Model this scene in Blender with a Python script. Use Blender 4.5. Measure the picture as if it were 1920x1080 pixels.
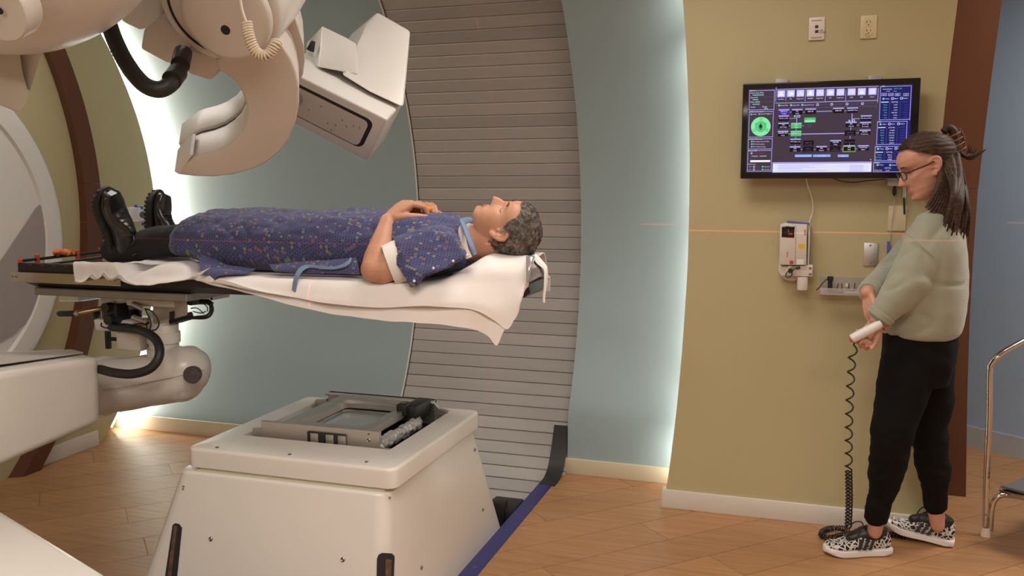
import bpy, bmesh, math, random
import numpy as np
from mathutils import Vector, Matrix, Quaternion
from mathutils import noise as mnoise

random.seed(7)
for o in list(bpy.data.objects): bpy.data.objects.remove(o, do_unlink=True)
SC = bpy.context.scene
COL = SC.collection
R = math.radians

# ------------------------------------------------------------------ camera
FPX, YAW, PITCH, CAMH = 1658.0, R(17.9), R(6.5), 1.43
cam_d = bpy.data.cameras.new('camera'); cam = bpy.data.objects.new('camera', cam_d); COL.objects.link(cam)
cam_d.sensor_width = 36; cam_d.lens = FPX / 1920 * 36; cam_d.clip_start = .05
cam.location = (0, 0, CAMH); cam.rotation_euler = (R(90) - PITCH, 0, YAW)
SC.camera = cam
# ------------------------------------------------------------------ world, lights, exposure
SC.view_settings.view_transform = 'Standard'
try: SC.view_settings.look = 'None'
except Exception: pass
SC.view_settings.gamma = 1; SC.view_settings.use_curve_mapping = False
SC.view_settings.exposure = 0.0
w = bpy.data.worlds.new('world'); SC.world = w; w.use_nodes = True
w.node_tree.nodes['Background'].inputs[0].default_value = (1, .90, .80, 1)
w.node_tree.nodes['Background'].inputs[1].default_value = 0

def area(name, loc, rot, sx, sy, power, col=(1, .87, .72), spread=180):
    d = bpy.data.lights.new(name, 'AREA'); d.shape = 'RECTANGLE'; d.size = sx; d.size_y = sy
    d.energy = power; d.color = col; d.spread = R(spread)
    o = bpy.data.objects.new(name, d); COL.objects.link(o); o.location = loc; o.rotation_euler = rot
    return o
WARM = (1, .922, .852)
# ceiling luminaires of the room and the corridor (in the ceiling, above the frame)
for i, (x, y, p, sp) in enumerate([(-1.5, -.7, 37, 170), (.9, -.5, 62, 152), (-.4, .7, 36, 150), (1.75, 3.9, 40, 170), (-.55, 2.75, 19, 165), (-2.75, 3.0, 12, 170)]):
    area('ceiling_lamp_offscreen', (x, y, 2.715), (0, 0, 0), 1.15, .55, p, WARM, sp)

# ------------------------------------------------------------------ helpers
_fw = Vector((-math.sin(YAW) * math.cos(PITCH), math.cos(YAW) * math.cos(PITCH), -math.sin(PITCH)))
_rt = Vector((math.cos(YAW), math.sin(YAW), 0)); _up = _rt.cross(_fw)
CAM = Vector((0, 0, CAMH))
def ray(px, py): return _fw + _rt * ((px - 960) / FPX) - _up * ((py - 540) / FPX)
def at(px, py, Y):            # photograph measurement -> point on the upright plane y = Y
    r = ray(px, py); return CAM + r * (Y / r.y)
def atx(px, py, X):
    r = ray(px, py); return CAM + r * (X / r.x)
def atz(px, py, Z=0):
    r = ray(px, py); return CAM + r * ((Z - CAMH) / r.z)
def atp(px, py, p0, n):       # ... on any plane
    r = ray(px, py); return CAM + r * ((Vector(p0) - CAM).dot(n) / r.dot(n))

MATS = {}
def mat(name, col, rough=.5, metal=0, var=0, vscale=8, bump=0, bscale=60, spec=.5, sheen=0, coat=0, trans=0, alpha=1, emit=None, estr=0, aniso=None):
    if name in MATS: return MATS[name]
    m = bpy.data.materials.new(name); m.use_nodes = True; nt = m.node_tree; N = nt.nodes; L = nt.links
    b = N['Principled BSDF']
    b.inputs['Base Color'].default_value = (*col, 1); b.inputs['Roughness'].default_value = rough
    b.inputs['Metallic'].default_value = metal; b.inputs['Specular IOR Level'].default_value = spec
    if sheen: b.inputs['Sheen Weight'].default_value = sheen
    if coat: b.inputs['Coat Weight'].default_value = coat; b.inputs['Coat Roughness'].default_value = .15
    if trans: b.inputs['Transmission Weight'].default_value = trans
    if alpha < 1: b.inputs['Alpha'].default_value = alpha
    if emit: b.inputs['Emission Color'].default_value = (*emit, 1); b.inputs['Emission Strength'].default_value = estr
    if var or bump:
        tc = N.new('ShaderNodeTexCoord'); vec = tc.outputs['Object']
        if aniso:
            mp = N.new('ShaderNodeMapping'); mp.inputs['Scale'].default_value = aniso; L.new(vec, mp.inputs[0]); vec = mp.outputs[0]
    if var:
        n = N.new('ShaderNodeTexNoise'); n.inputs['Scale'].default_value = vscale; n.inputs['Detail'].default_value = 6
        L.new(vec, n.inputs['Vector'])
        r = N.new('ShaderNodeValToRGB'); r.color_ramp.elements[0].position = .3; r.color_ramp.elements[1].position = .7
        r.color_ramp.elements[0].color = (*[c * (1 - var) for c in col], 1)
        r.color_ramp.elements[1].color = (*[min(1, c * (1 + var)) for c in col], 1)
        L.new(n.outputs['Fac'], r.inputs[0]); L.new(r.outputs[0], b.inputs['Base Color'])
    if bump:
        n = N.new('ShaderNodeTexNoise'); n.inputs['Scale'].default_value = bscale; n.inputs['Detail'].default_value = 4
        L.new(vec, n.inputs['Vector'])
        bp = N.new('ShaderNodeBump'); bp.inputs['Strength'].default_value = bump; bp.inputs['Distance'].default_value = .004
        L.new(n.outputs['Fac'], bp.inputs['Height']); L.new(bp.outputs[0], b.inputs['Normal'])
    MATS[name] = m; return m

def finish(bm, sharp=35):
    bmesh.ops.remove_doubles(bm, verts=bm.verts, dist=1e-6)
    bmesh.ops.recalc_face_normals(bm, faces=bm.faces)
    for f in bm.faces: f.smooth = True
    for e in bm.edges:
        if len(e.link_faces) == 2 and e.calc_face_angle(0) > R(sharp): e.smooth = False
def obj(name, bm, m, parent=None, sharp=35, fin=True):
    if fin: finish(bm, sharp)
    me = bpy.data.meshes.new(name); bm.to_mesh(me); bm.free()
    return objm(name, me, m, parent)
def objm(name, me, m, parent=None):
    if m is not None:
        for k in (m if isinstance(m, (list, tuple)) else [m]): me.materials.append(k)
    o = bpy.data.objects.new(name, me); COL.objects.link(o)
    if parent: setpar(o, parent)
    return o
def setpar(o, p):
    o.parent = p
    o.matrix_parent_inverse = (Matrix.Translation(p.location) @ p.rotation_euler.to_matrix().to_4x4()).inverted() if p.parent is None else p_world(p).inverted()
def p_world(p):
    m = Matrix.Translation(p.location) @ p.rotation_euler.to_matrix().to_4x4()
    if p.parent: m = p_world(p.parent) @ p.matrix_parent_inverse @ m
    return m
def thing(name, label, cat, loc=(0, 0, 0), group=None):
    o = bpy.data.objects.new(name, None); COL.objects.link(o); o.location = loc; o.empty_display_size = .1
    return tag(o, label, cat, group)
def tag(o, label, cat, group=None):
    o['label'] = label; o['category'] = cat
    if group: o['group'] = group
    return o
def struct(o, label=None):
    o['kind'] = 'structure'
    if label: o['label'] = label
    return o

def BM(): return bmesh.new()
def box(bm, lo, hi, bev=0, seg=2, M=None):
    vs = [bm.verts.new((x, y, z)) for x in (lo[0], hi[0]) for y in (lo[1], hi[1]) for z in (lo[2], hi[2])]
    F = [(0, 1, 3, 2), (4, 6, 7, 5), (0, 4, 5, 1), (2, 3, 7, 6), (0, 2, 6, 4), (1, 5, 7, 3)]
    fs = [bm.faces.new([vs[i] for i in f]) for f in F]
    if M is not None: bmesh.ops.transform(bm, matrix=M, verts=vs)
    if bev:
        es = list({e for f in fs for e in f.edges})
        bmesh.ops.bevel(bm, geom=es, offset=bev, segments=seg, profile=.5, affect='EDGES', clamp_overlap=True)
def hexa(bm, b4, t4, bev=0, seg=2):       # eight corners: bottom ring, top ring
    vb = [bm.verts.new(p) for p in b4]; vt = [bm.verts.new(p) for p in t4]; n = len(vb)
    fs = [bm.faces.new(vb[::-1]), bm.faces.new(vt)]
    for i in range(n): fs.append(bm.faces.new([vb[i], vb[(i + 1) % n], vt[(i + 1) % n], vt[i]]))
    if bev:
        es = list({e for f in fs for e in f.edges})
        bmesh.ops.bevel(bm, geom=es, offset=bev, segments=seg, profile=.5, affect='EDGES', clamp_overlap=True)
def prism(bm, pts, d, bev=0, seg=2):      # planar outline swept along the vector d
    d = Vector(d); hexa(bm, [Vector(p) for p in pts], [Vector(p) + d for p in pts], bev, seg)
def ring_faces(bm, rings, close=True, cap0=True, cap1=True):
    V = [[bm.verts.new(p) for p in r] for r in rings]
    for a, b in zip(V[:-1], V[1:]):
        n = len(a)
        for i in range(n if close else n - 1):
            j = (i + 1) % n; bm.faces.new([a[i], a[j], b[j], b[i]])
    if cap0 and close: bm.faces.new(V[0][::-1])
    if cap1 and close: bm.faces.new(V[-1])
    return V
def frame(d, ref=None):
    d = d.normalized(); ref = ref or (Vector((0, 0, 1)) if abs(d.z) < .9 else Vector((1, 0, 0)))
    u = ref.cross(d).normalized(); return u, d.cross(u).normalized()
def smoothpath(P, n=8):
    P = [Vector(p) for p in P]
    if len(P) < 3: return P
    Q = [P[0] * 2 - P[1]] + P + [P[-1] * 2 - P[-2]]; out = []
    for i in range(1, len(Q) - 2):
        for k in range(n):
            t = k / n; a, b, c, d = Q[i - 1:i + 3]
            out.append(.5 * ((2 * b) + (c - a) * t + (2 * a - 5 * b + 4 * c - d) * t * t + (3 * b - a - 3 * c + d) * t ** 3))
    return out + [P[-1]]
def tube(bm, P, r, n=10, cap=True, closed=False, flat=None):
    P = [Vector(p) for p in P]; k = len(P); rr = r if isinstance(r, (list, tuple)) else [r] * k
    rings = []; u = None
    for i, p in enumerate(P):
        d = (P[min(i + 1, k - 1)] - P[max(i - 1, 0)]) if not closed else (P[(i + 1) % k] - P[i - 1])
        d.normalize()
        if u is None: u, v = frame(d)
        else:
            u = (u - d * u.dot(d)).normalized(); v = d.cross(u)
        ring = []
        for j in range(n):
            a = 2 * math.pi * j / n; ring.append(p + u * math.cos(a) * rr[i] + v * math.sin(a) * rr[i] * (flat or 1))
        rings.append(ring)
    if closed:
        V = [[bm.verts.new(q) for q in r_] for r_ in rings]
        for i in range(k):
            a, b = V[i], V[(i + 1) % k]
            for j in range(n): bm.faces.new([a[j], a[(j + 1) % n], b[(j + 1) % n], b[j]])
    else: ring_faces(bm, rings, True, cap, cap)
def cyl(bm, a, b, r, r2=None, n=24, bev=0):
    a, b = Vector(a), Vector(b); d = b - a; L = d.length; d.normalize()
    r2 = r if r2 is None else r2
    if bev: tube_l(bm, a, d, [(0, r - bev), (bev, r), (L - bev, r2), (L, r2 - bev)], n)
    else: tube_l(bm, a, d, [(0, r), (L, r2)], n)
def tube_l(bm, a, d, prof, n=24):        # lathe: prof = (distance along d, radius)
    u, v = frame(d); rings = []
    for t, r in prof:
        r = max(r, 1e-5); rings.append([a + d * t + (u * math.cos(2 * math.pi * j / n) + v * math.sin(2 * math.pi * j / n)) * r for j in range(n)])
    ring_faces(bm, rings)
def lathe(bm, a, d, prof, n=32): tube_l(bm, Vector(a), Vector(d).normalized(), prof, n)
def ellipsoid(bm, c, r, M=None, nu=16, nv=10):
    T = Matrix.Translation(Vector(c)) @ (M.to_4x4() if M is not None else Matrix()) @ Matrix.Diagonal((*r, 1))
    bmesh.ops.create_uvsphere(bm, u_segments=nu, v_segments=nv, radius=1, matrix=T)
def hexpoly(c, r, n=6, u=Vector((1, 0, 0)), v=Vector((0, 0, 1)), a0=0):
    return [Vector(c) + u * r * math.cos(a0 + 2 * math.pi * i / n) + v * r * math.sin(a0 + 2 * math.pi * i / n) for i in range(n)]
def bolt(name, p, n, r, m, parent, h=.004):
    bm = BM(); n = Vector(n).normalized(); p = Vector(p)
    lathe(bm, p - n * .003, n, [(0, r), (.003 + h * .6, r), (.003 + h, r * .7), (.003 + h * .7, r * .45), (.003 + h * .3, r * .4)], 12)
    return obj(name, bm, m, parent)
def copyobj(o, parent=None, loc=None):
    c = o.copy(); COL.objects.link(c)
    if loc is not None: c.location = loc
    if parent is not None: c.parent = parent
    return c

# ------------------------------------------------------------------ common materials
M_WHITE = mat('machine_white', (.66, .62, .565), .32, var=.015, vscale=3, coat=.15)
M_WHITE2 = mat('machine_white_plain', (.68, .655, .615), .36, var=.012, vscale=4)
M_BEIGE = mat('machine_beige', (.60, .545, .48), .38, var=.015, vscale=4)
M_DARK = mat('dark_gap', (.012, .011, .011), .6)  # black seals and backing; also shade inside openings, given as colour
M_BLACK = mat('black_plastic', (.014, .013, .013), .42, var=.1)
M_RUBBER = mat('black_hose_rubber', (.016, .014, .013), .5, bump=.1, bscale=200)
M_STEEL = mat('brushed_steel', (.60, .565, .525), .42, .9, var=.06, vscale=30, aniso=(1, 12, 12))
M_CHROME = mat('chrome', (.62, .57, .52), .12, 1)
M_ALU = mat('cast_aluminium', (.50, .47, .43), .42, .85, var=.06, vscale=14)
M_SCREW = mat('screw_steel', (.32, .30, .28), .35, 1)
M_MOUNT = mat('dull_mount_metal', (.27, .25, .23), .45, .7, var=.06, vscale=14)
M_CARBON = mat('carbon_black', (.010, .009, .009), .38, var=.15, vscale=120)
M_LINEN = mat('white_linen', (.78, .70, .66), .9, var=.02, vscale=12, bump=.12, bscale=240, sheen=.2)
# ================================================================== the setting
def emit_mat(name, col, s):
    m = bpy.data.materials.new(name); m.use_nodes = True; nt = m.node_tree; nt.nodes.clear()
    e = nt.nodes.new('ShaderNodeEmission'); e.inputs[0].default_value = (*col, 1); e.inputs[1].default_value = s
    o = nt.nodes.new('ShaderNodeOutputMaterial'); nt.links.new(e.outputs[0], o.inputs[0]); return m
M_BLUE = mat('blue_paint', (.298, .378, .392), .62, var=.035, vscale=1.6, bump=.03, bscale=180)
M_BLUE2 = mat('light_blue_paint', (.38, .51, .68), .6, var=.02, vscale=2, bump=.03, bscale=180)
M_YEL = mat('yellow_paint', (.47, .405, .225), .6, var=.02, vscale=1.5, bump=.04, bscale=200)
M_BASE = mat('cream_baseboard', (.63, .56, .40), .45, var=.02)
M_BASE2 = mat('white_baseboard', (.64, .59, .52), .45, var=.02)
M_BASE3 = mat('blue_grey_baseboard', (.47, .52, .55), .45, var=.02)
M_CEIL = mat('ceiling_white', (.72, .69, .64), .8)
M_WALLB = mat('room_wall_beige', (.60, .55, .46), .7)
M_BROWN = mat('brown_wood_panel', (.108, .036, .016), .32, var=.10, vscale=5, aniso=(1, 1, .15))
M_LED = emit_mat('led_strip', (1, .95, .86), 6)

# --- wood plank floor
def wood():
    m = bpy.data.materials.new('oak_vinyl_plank'); m.use_nodes = True; nt = m.node_tree; N = nt.nodes; L = nt.links; b = N['Principled BSDF']
    tc = N.new('ShaderNodeTexCoord'); oi = N.new('ShaderNodeObjectInfo')
    mp = N.new('ShaderNodeMapping'); mp.inputs['Rotation'].default_value = (0, 0, R(-45)); mp.inputs['Scale'].default_value = (1.3, 26, 1)
    L.new(tc.outputs['Object'], mp.inputs[0])
    ad = N.new('ShaderNodeVectorMath'); ad.operation = 'MULTIPLY_ADD'
    cb = N.new('ShaderNodeCombineXYZ'); L.new(oi.outputs['Random'], cb.inputs[0]); L.new(oi.outputs['Random'], cb.inputs[2])
    ad.inputs[1].default_value = (37, 0, 53); L.new(cb.outputs[0], ad.inputs[0]); L.new(mp.outputs[0], ad.inputs[2])
    n = N.new('ShaderNodeTexNoise'); n.inputs['Scale'].default_value = 2.2; n.inputs['Detail'].default_value = 7; n.inputs['Distortion'].default_value = .6
    L.new(ad.outputs[0], n.inputs['Vector'])
    r = N.new('ShaderNodeValToRGB'); e = r.color_ramp.elements
    e[0].position = .28; e[0].color = (.335, .160, .066, 1); e[1].position = .75; e[1].color = (.445, .240, .108, 1)
    L.new(n.outputs['Fac'], r.inputs[0])
    h = N.new('ShaderNodeHueSaturation'); mr = N.new('ShaderNodeMapRange'); mr.inputs[3].default_value = .93; mr.inputs[4].default_value = 1.07
    L.new(oi.outputs['Random'], mr.inputs[0]); L.new(mr.outputs[0], h.inputs['Value']); L.new(r.outputs[0], h.inputs['Color']); L.new(h.outputs[0], b.inputs['Base Color'])
    b.inputs['Roughness'].default_value = .42; b.inputs['Specular IOR Level'].default_value = .4
    return m
M_WOOD = wood()
M_JOINT = mat('floor_joint', (.23, .115, .052), .7)
HX0, HX1, HY0, HY1 = -2.14, -1.15, 1.95, 4.6
def clip(poly, a, b, c):                   # keep a x + b y <= c
    out = []
    for i in range(len(poly)):
        p, q = poly[i], poly[(i + 1) % len(poly)]; dp = a * p[0] + b * p[1] - c; dq = a * q[0] + b * q[1] - c
        if dp <= 0: out.append(p)
        if dp * dq < 0: t = dp / (dp - dq); out.append((p[0] + (q[0] - p[0]) * t, p[1] + (q[1] - p[1]) * t))
    return out
FX0, FX1, FY0, FY1 = -4.3, 2.7, -2.4, 6.4
zones = [(FX0, HX0, FY0, FY1), (HX1, FX1, FY0, FY1), (HX0, HX1, FY0, HY0)]
bm = BM()
for x0, x1, y0, y1 in zones: box(bm, (x0, y0, -.16), (x1, y1, -.0025))
floor = struct(obj('floor', bm, M_JOINT))
PWID, PLEN, g = .20, 1.22, .0013
s2 = math.sqrt(.5); rng = random.Random(3)
rects = [(-4.25, HX0, 1.2, 4.25), (HX1, 2.6, .8, 6.3)]
for zi, (x0, x1, y0, y1) in enumerate(rects):
    cs = [((x + y) * s2, (y - x) * s2) for x in (x0, x1) for y in (y0, y1)]
    v0, v1 = min(c[1] for c in cs), max(c[1] for c in cs); u0, u1 = min(c[0] for c in cs), max(c[0] for c in cs)
    k = int(math.floor(v0 / PWID))
    while k * PWID < v1:
        off = (k * 7 % 5) / 5 * PLEN + .1 * ((k * 13) % 3)
        j = int(math.floor((u0 - off) / PLEN))
        while j * PLEN + off < u1:
            a0, a1, b0, b1 = j * PLEN + off + g, (j + 1) * PLEN + off - g, k * PWID + g, (k + 1) * PWID - g
            poly = [((u - v) * s2, (u + v) * s2) for u, v in ((a0, b0), (a1, b0), (a1, b1), (a0, b1))]
            for cl in ((-1, 0, -x0), (1, 0, x1), (0, -1, -y0), (0, 1, y1)):
                poly = clip(poly, *cl)
                if len(poly) < 3: break
            if len(poly) >= 3 and abs(sum(poly[i][0] * poly[(i + 1) % len(poly)][1] - poly[(i + 1) % len(poly)][0] * poly[i][1] for i in range(len(poly)))) > .004:
                bm = BM(); prism(bm, [(x, y, -.004) for x, y in poly], (0, 0, .004)); obj('plank', bm, M_WOOD, floor)
            j += 1
        k += 1

# --- curved blue wall, the two halves each side of the rolling slats
def prof(yc, zc, Rr, z0, z1, n=40):
    a0 = math.asin((z0 - zc) / Rr); a1 = math.asin(min(1, (z1 - zc) / Rr)) if z1 - zc < Rr else R(90)
    return [(yc + Rr * math.cos(a0 + (a1 - a0) * i / n), zc + Rr * math.sin(a0 + (a1 - a0) * i / n)) for i in range(n + 1)]
def extr(bm, pr, x0, x1, t):
    inn = pr; c = (2.8, 1.2); outp = []
    for i, (y, z) in enumerate(pr):
        a, b = pr[max(0, i - 1)], pr[min(len(pr) - 1, i + 1)]; d = Vector((b[0] - a[0], b[1] - a[1])).normalized()
        outp.append((y + d.y * t, z - d.x * t))
    loop = inn + outp[::-1]
    ring_faces(bm, [[(x0, y, z) for y, z in loop], [(x1, y, z) for y, z in loop]])
PR_R = [(4.205, -.01)] + prof(2.793, 1.168, 1.657, .295, 2.80)
PR_L = [(4.215, -.01), (4.215, .05)] + prof(2.87, 1.195, 1.75, .12, 2.80)
BX0, BX1 = -2.055, -1.063
bm = BM(); extr(bm, PR_R, BX1, .47, .04); wall_back = struct(obj('wall_back', bm, M_BLUE, sharp=50))
bm = BM(); extr(bm, PR_L, -4.28, BX0, .02); wall_b2 = struct(obj('wall_back_left', bm, M_BLUE, sharp=50))
bm = BM(); extr(bm, PR_L[1:], BX0, BX0 + .006, .012); obj('edge_bead', bm, mat('white_edge', (.72, .70, .66), .5), wall_b2, sharp=50)
bm = BM(); box(bm, (BX1 - .022, 4.185, 0), (.45, 4.204, .078), .002); struct(obj("baseboard_back", bm, M_BASE))
bm = BM(); box(bm, (BX0 - 2.22, 4.20, 0), (BX0 - .06, 4.214, .085), .002); struct(obj('baseboard_back_left', bm, M_BASE))

# --- rolling floor of grey slats
def slatmat():
    m = mat('slat_grey', (.41, .383, .362), .45, .12, var=.05, vscale=6, aniso=(.3, 4, 4)); nt = m.node_tree; N = nt.nodes; L = nt.links; b = N['Principled BSDF']
    src = b.inputs['Base Color'].links[0].from_socket; oi = N.new('ShaderNodeObjectInfo'); h = N.new('ShaderNodeHueSaturation')
    mr = N.new('ShaderNodeMapRange'); mr.inputs[3].default_value = .9; mr.inputs[4].default_value = 1.1; L.new(oi.outputs['Random'], mr.inputs[0])
    L.new(mr.outputs[0], h.inputs['Value']); L.new(src, h.inputs['Color']); L.new(h.outputs[0], b.inputs['Base Color']); return m
M_SLAT = slatmat()
SYC, SZC, SR = 2.87, 1.195, 1.762
bm = BM()
pr = [(SYC + (SR + .012) * math.cos(R(a)), SZC + (SR + .012) * math.sin(R(a))) for a in range(-118, 96, 3)]
extr(bm, pr, BX0 - .02, BX1 - .002, .01)
wall_slats = struct(obj('wall_slats', bm, M_DARK, sharp=60), 'curved rolling wall of horizontal grey slats')
pitch = .0665; hw = pitch / 2 - .0008
bm = BM()
secn = [(-hw, .0), (-hw + .002, -.004), (hw - .006, -.0045), (hw - .003, -.002), (hw, -.001), (hw, .009), (-hw, .009)]
ring_faces(bm, [[(BX0 + .012, b_, a_) for a_, b_ in secn], [(BX1 - .004, b_, a_) for a_, b_ in secn]])
first = obj('slat', bm, M_SLAT, sharp=20); k = 0
ang = -106.0
while ang < 88:
    o = first if k == 0 else copyobj(first)
    o.rotation_euler = (R(ang), 0, 0); o.location = (0, SYC + SR * math.cos(R(ang)), SZC + SR * math.sin(R(ang)))
    o.parent = wall_slats; k += 1; ang += math.degrees(pitch / SR)

# --- edge of the pit: black metal riser running into a blue strip on the floor
M_STRIP = mat('blue_strip', (.030, .034, .155), .42, var=.05)
bm = BM()
pts = [(HY0, .003), (4.02, .003)]
for a, b_ in ((-1.152, -1.085),): box(bm, (a, HY0, -.05), (b_, 4.03, .004), .001)
strip = struct(obj('trim_1', bm, M_STRIP), 'blue strip along the pit edge')
bm = BM()
cur = smoothpath([(0, 3.98, .004), (0, 4.07, .009), (0, 4.135, .033), (0, 4.185, .085), (0, 4.228, .155), (0, 4.262, .225)], 8)
extr(bm, [(p.y, p.z) for p in cur], -1.150, -1.070, .006)
obj('riser', bm, mat('black_riser', (.022, .021, .02), .5, var=.3, vscale=30), strip)
for yy in (2.62, 3.0, 3.38, 3.76): bolt('screw', (-1.118, yy, .004), (0, 0, 1), .006, M_SCREW, strip, .002)
bm = BM(); box(bm, (-1.155, 4.03, -.35), (-1.14, 4.5, .0)); struct(obj('trim_2', bm, M_DARK))
bm = BM(); box(bm, (HX0 - .02, HY0 - .02, -.75), (HX1 + .02, 4.7, -.72)); struct(obj('floor_pit', bm, M_DARK))

# --- yellow wall, right
LE = [(-.535, 0), (-.514, .151), (-.491, .373), (-.472, .616), (-.459, .854), (-.450, 1.088), (-.449, 1.318), (-.451, 1.546), (-.461, 1.771), (-.475, 1.993), (-.495, 2.213), (-.535, 2.45), (-.60, 2.78)]
LEs = [(p.x, p.y) for p in smoothpath([(a, b_, 0) for a, b_ in LE], 4)]
RE = [(.60, 2.78), (.556, 2.147), (.528, 1.68), (.52, 1.2), (.53, .7), (.56, 0)]
REs = [(p.x, p.y) for p in smoothpath([(a, b_, 0) for a, b_ in RE], 4)]
bm = BM(); prism(bm, [(x, 3.87, z) for x, z in LEs + REs], (0, .035, 0)); wall_right = struct(obj('wall_right', bm, M_YEL))
bm = BM(); box(bm, (-.540, 3.860, 0), (.562, 3.906, .083), .002)
struct(obj('baseboard_right', bm, M_BASE2))
# --- brown wood pilaster behind the yellow wall
PB = [(.787, 0), (.768, .45), (.758, .823), (.757, 1.10), (.761, 1.4195)]
PT = [(.762, 1.4205), (.775, 1.694), (.79, 1.95), (.812, 2.25), (.87, 2.78)]
bm = BM(); prism(bm, [(.40, 4.43, 0)] + [(x, 4.43, z) for x, z in PB] + [(.40, 4.43, 1.4195)], (0, .06, 0), .002, 1); tr = struct(obj('trim_3', bm, M_BROWN), 'dark brown wood pilaster beside the yellow wall')
bm = BM(); prism(bm, [(.40, 4.43, 1.4205)] + [(x, 4.43, z) for x, z in PT] + [(.40, 4.43, 2.78)], (0, .06, 0), .002, 1); obj('panel', bm, M_BROWN, tr)
# --- pale blue wall far right (corridor) with its baseboard
p0, p1 = Vector((.930, 5.345, 0)), Vector((1.179, 5.15, 0)); d = (p1 - p0).normalized(); n = Vector((-d.y, d.x, 0))
A, B = p0 - d * .9, p0 + d * 2.1
bm = BM(); prism(bm, [A, B, B + Vector((0, 0, 2.78)), A + Vector((0, 0, 2.78))], n * .06); struct(obj('wall_corridor', bm, M_BLUE2))
bm = BM(); prism(bm, [A - n * .008, B - n * .008, B - n * .008 + Vector((0, 0, .115)), A - n * .008 + Vector((0, 0, .115))], n * .009); struct(obj('baseboard_corridor', bm, M_BASE3))

# --- left end wall: yellow, with a brown arch and the round end of the machine
EX = -3.68
def arc(yc, zc, Rr, z0, z1, n=40):
    a0 = math.asin((z0 - zc) / Rr); a1 = math.asin(max(-1, min(1, (z1 - zc) / Rr)))
    return [(yc + Rr * math.cos(a0 + (a1 - a0) * i / n), zc + Rr * math.sin(a0 + (a1 - a0) * i / n)) for i in range(n + 1)]
ed = arc(2.783, 1.215, 1.639, 0, 2.70)
bm = BM(); prism(bm, [(EX, y, z) for y, z in ed] + [(EX, -2.4, 2.75), (EX, -2.4, 0)], (-.04, 0, 0)); wall_left = struct(obj('wall_left', bm, M_YEL))
bm = BM(); box(bm, (EX, 3.45, 0), (EX + .012, ed[0][0] - .02, .085), .002); struct(obj('baseboard_left', bm, M_BASE2))
def arch(z0, z1):
    o_ = arc(2.034, 1.296, 1.892, z0, z1, 24); m_ = arc(1.919, 1.291, 1.8936, z0, z1, 24); l_ = arc(2.05, 1.3435, 1.79, z0, z1, 24)
    bm = BM()
    loopf = [[Vector((-3.62, y, z)) for y, z in q] for q in (o_, m_)]
    loopb = [[Vector((-3.74, y, z)) for y, z in q] for q in (o_, l_)]
    rings = [[loopf[0][i], loopf[1][i], loopb[1][i], loopb[0][i]] for i in range(25)]
    ring_faces(bm, rings); return bm
tr4 = struct(obj('trim_4', arch(0, 1.4495), M_BROWN, sharp=25), 'curved brown wood arch on the left end wall')
obj('arch_segment', arch(1.4505, 2.70), M_BROWN, tr4, sharp=25)

# --- cove light strips hidden behind the two yellow walls
bm = BM(); tube(bm, [(x + .025, 2.793 + math.sqrt(1.657 ** 2 - (z - 1.168) ** 2) - .135 if z > .3 else 4.07, z) for x, z in LEs if z < 2.4], .005, 6); struct(obj('trim_5', bm, M_LED))
bm = BM(); tube(bm, [(EX - .115, y, z) for y, z in arc(2.783, 1.215, 1.77, .03, 2.6)], .005, 6); struct(obj('trim_6', bm, M_LED))
def strip_light(a, b_, aim, power, col=(1, .95, .86)):
    a, b_ = Vector(a), Vector(b_); d = (b_ - a); c = (a + b_) / 2; zax = -Vector(aim).normalized()
    xax = (d - zax * d.dot(zax)).normalized(); yax = zax.cross(xax)
    nm = 'cove_light_offscreen' if min(a.z, b_.z) > 2.2 + (a.x < -3) * .15 else 'cove_light'
    l = bpy.data.lights.new(nm, 'AREA'); l.shape = 'RECTANGLE'; l.size = d.length; l.size_y = .03; l.energy = power; l.color = col
    o = bpy.data.objects.new(nm, l); COL.objects.link(o)
    o.matrix_world = Matrix.Translation(c) @ Matrix((xax, yax, zax)).transposed().to_4x4()
zs = [.05, .55, 1.05, 1.55, 2.05, 2.55]
def lex(z):
    for (a, b_), (c, d_) in zip(LE[:-1], LE[1:]):
        if b_ <= z <= d_: return a + (c - a) * (z - b_) / (d_ - b_)
def wy(z):      # curved wall behind the right strip
    return 4.205 if z < .3 else 2.793 + math.sqrt(1.657 ** 2 - (z - 1.168) ** 2)
zs = [.05, .3, .6, .9, 1.2, 1.5, 1.8, 2.1, 2.4]
for a, b_ in zip(zs[:-1], zs[1:]): strip_light((lex(a) + .025, wy(a) - .12, a), (lex(b_) + .025, wy(b_) - .12, b_), (.25, .95, 0), .80)
ar = arc(2.783, 1.215, 1.775, .04, 2.62, 6)
for (y0, z0), (y1, z1) in zip(ar[:-1], ar[1:]): strip_light((EX - .10, y0, z0), (EX - .10, y1, z1), (.55, .80 * ((y0 + y1) / 2 - 2.78) / 1.6, .80 * ((z0 + z1) / 2 - 1.2) / 1.6), 5.0, (1, .90, .76))

# --- ceiling and the unseen rest of the room
bm = BM(); box(bm, (-4.3, -2.4, 2.75), (2.7, 6.4, 2.80)); struct(obj('ceiling', bm, M_CEIL))
bm = BM(); box(bm, (-4.3, -2.45, 0), (2.7, -2.4, 2.75)); struct(obj('wall_front', bm, M_WALLB))
bm = BM(); box(bm, (2.7, -2.4, 0), (2.75, 6.4, 2.75)); struct(obj('wall_side', bm, M_WALLB))
bm = BM(); box(bm, (-4.3, 6.4, 0), (2.7, 6.45, 2.75)); struct(obj('wall_end', bm, M_WALLB))
def fbm(p, f=1.0): return mnoise.noise(p * f)
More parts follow.
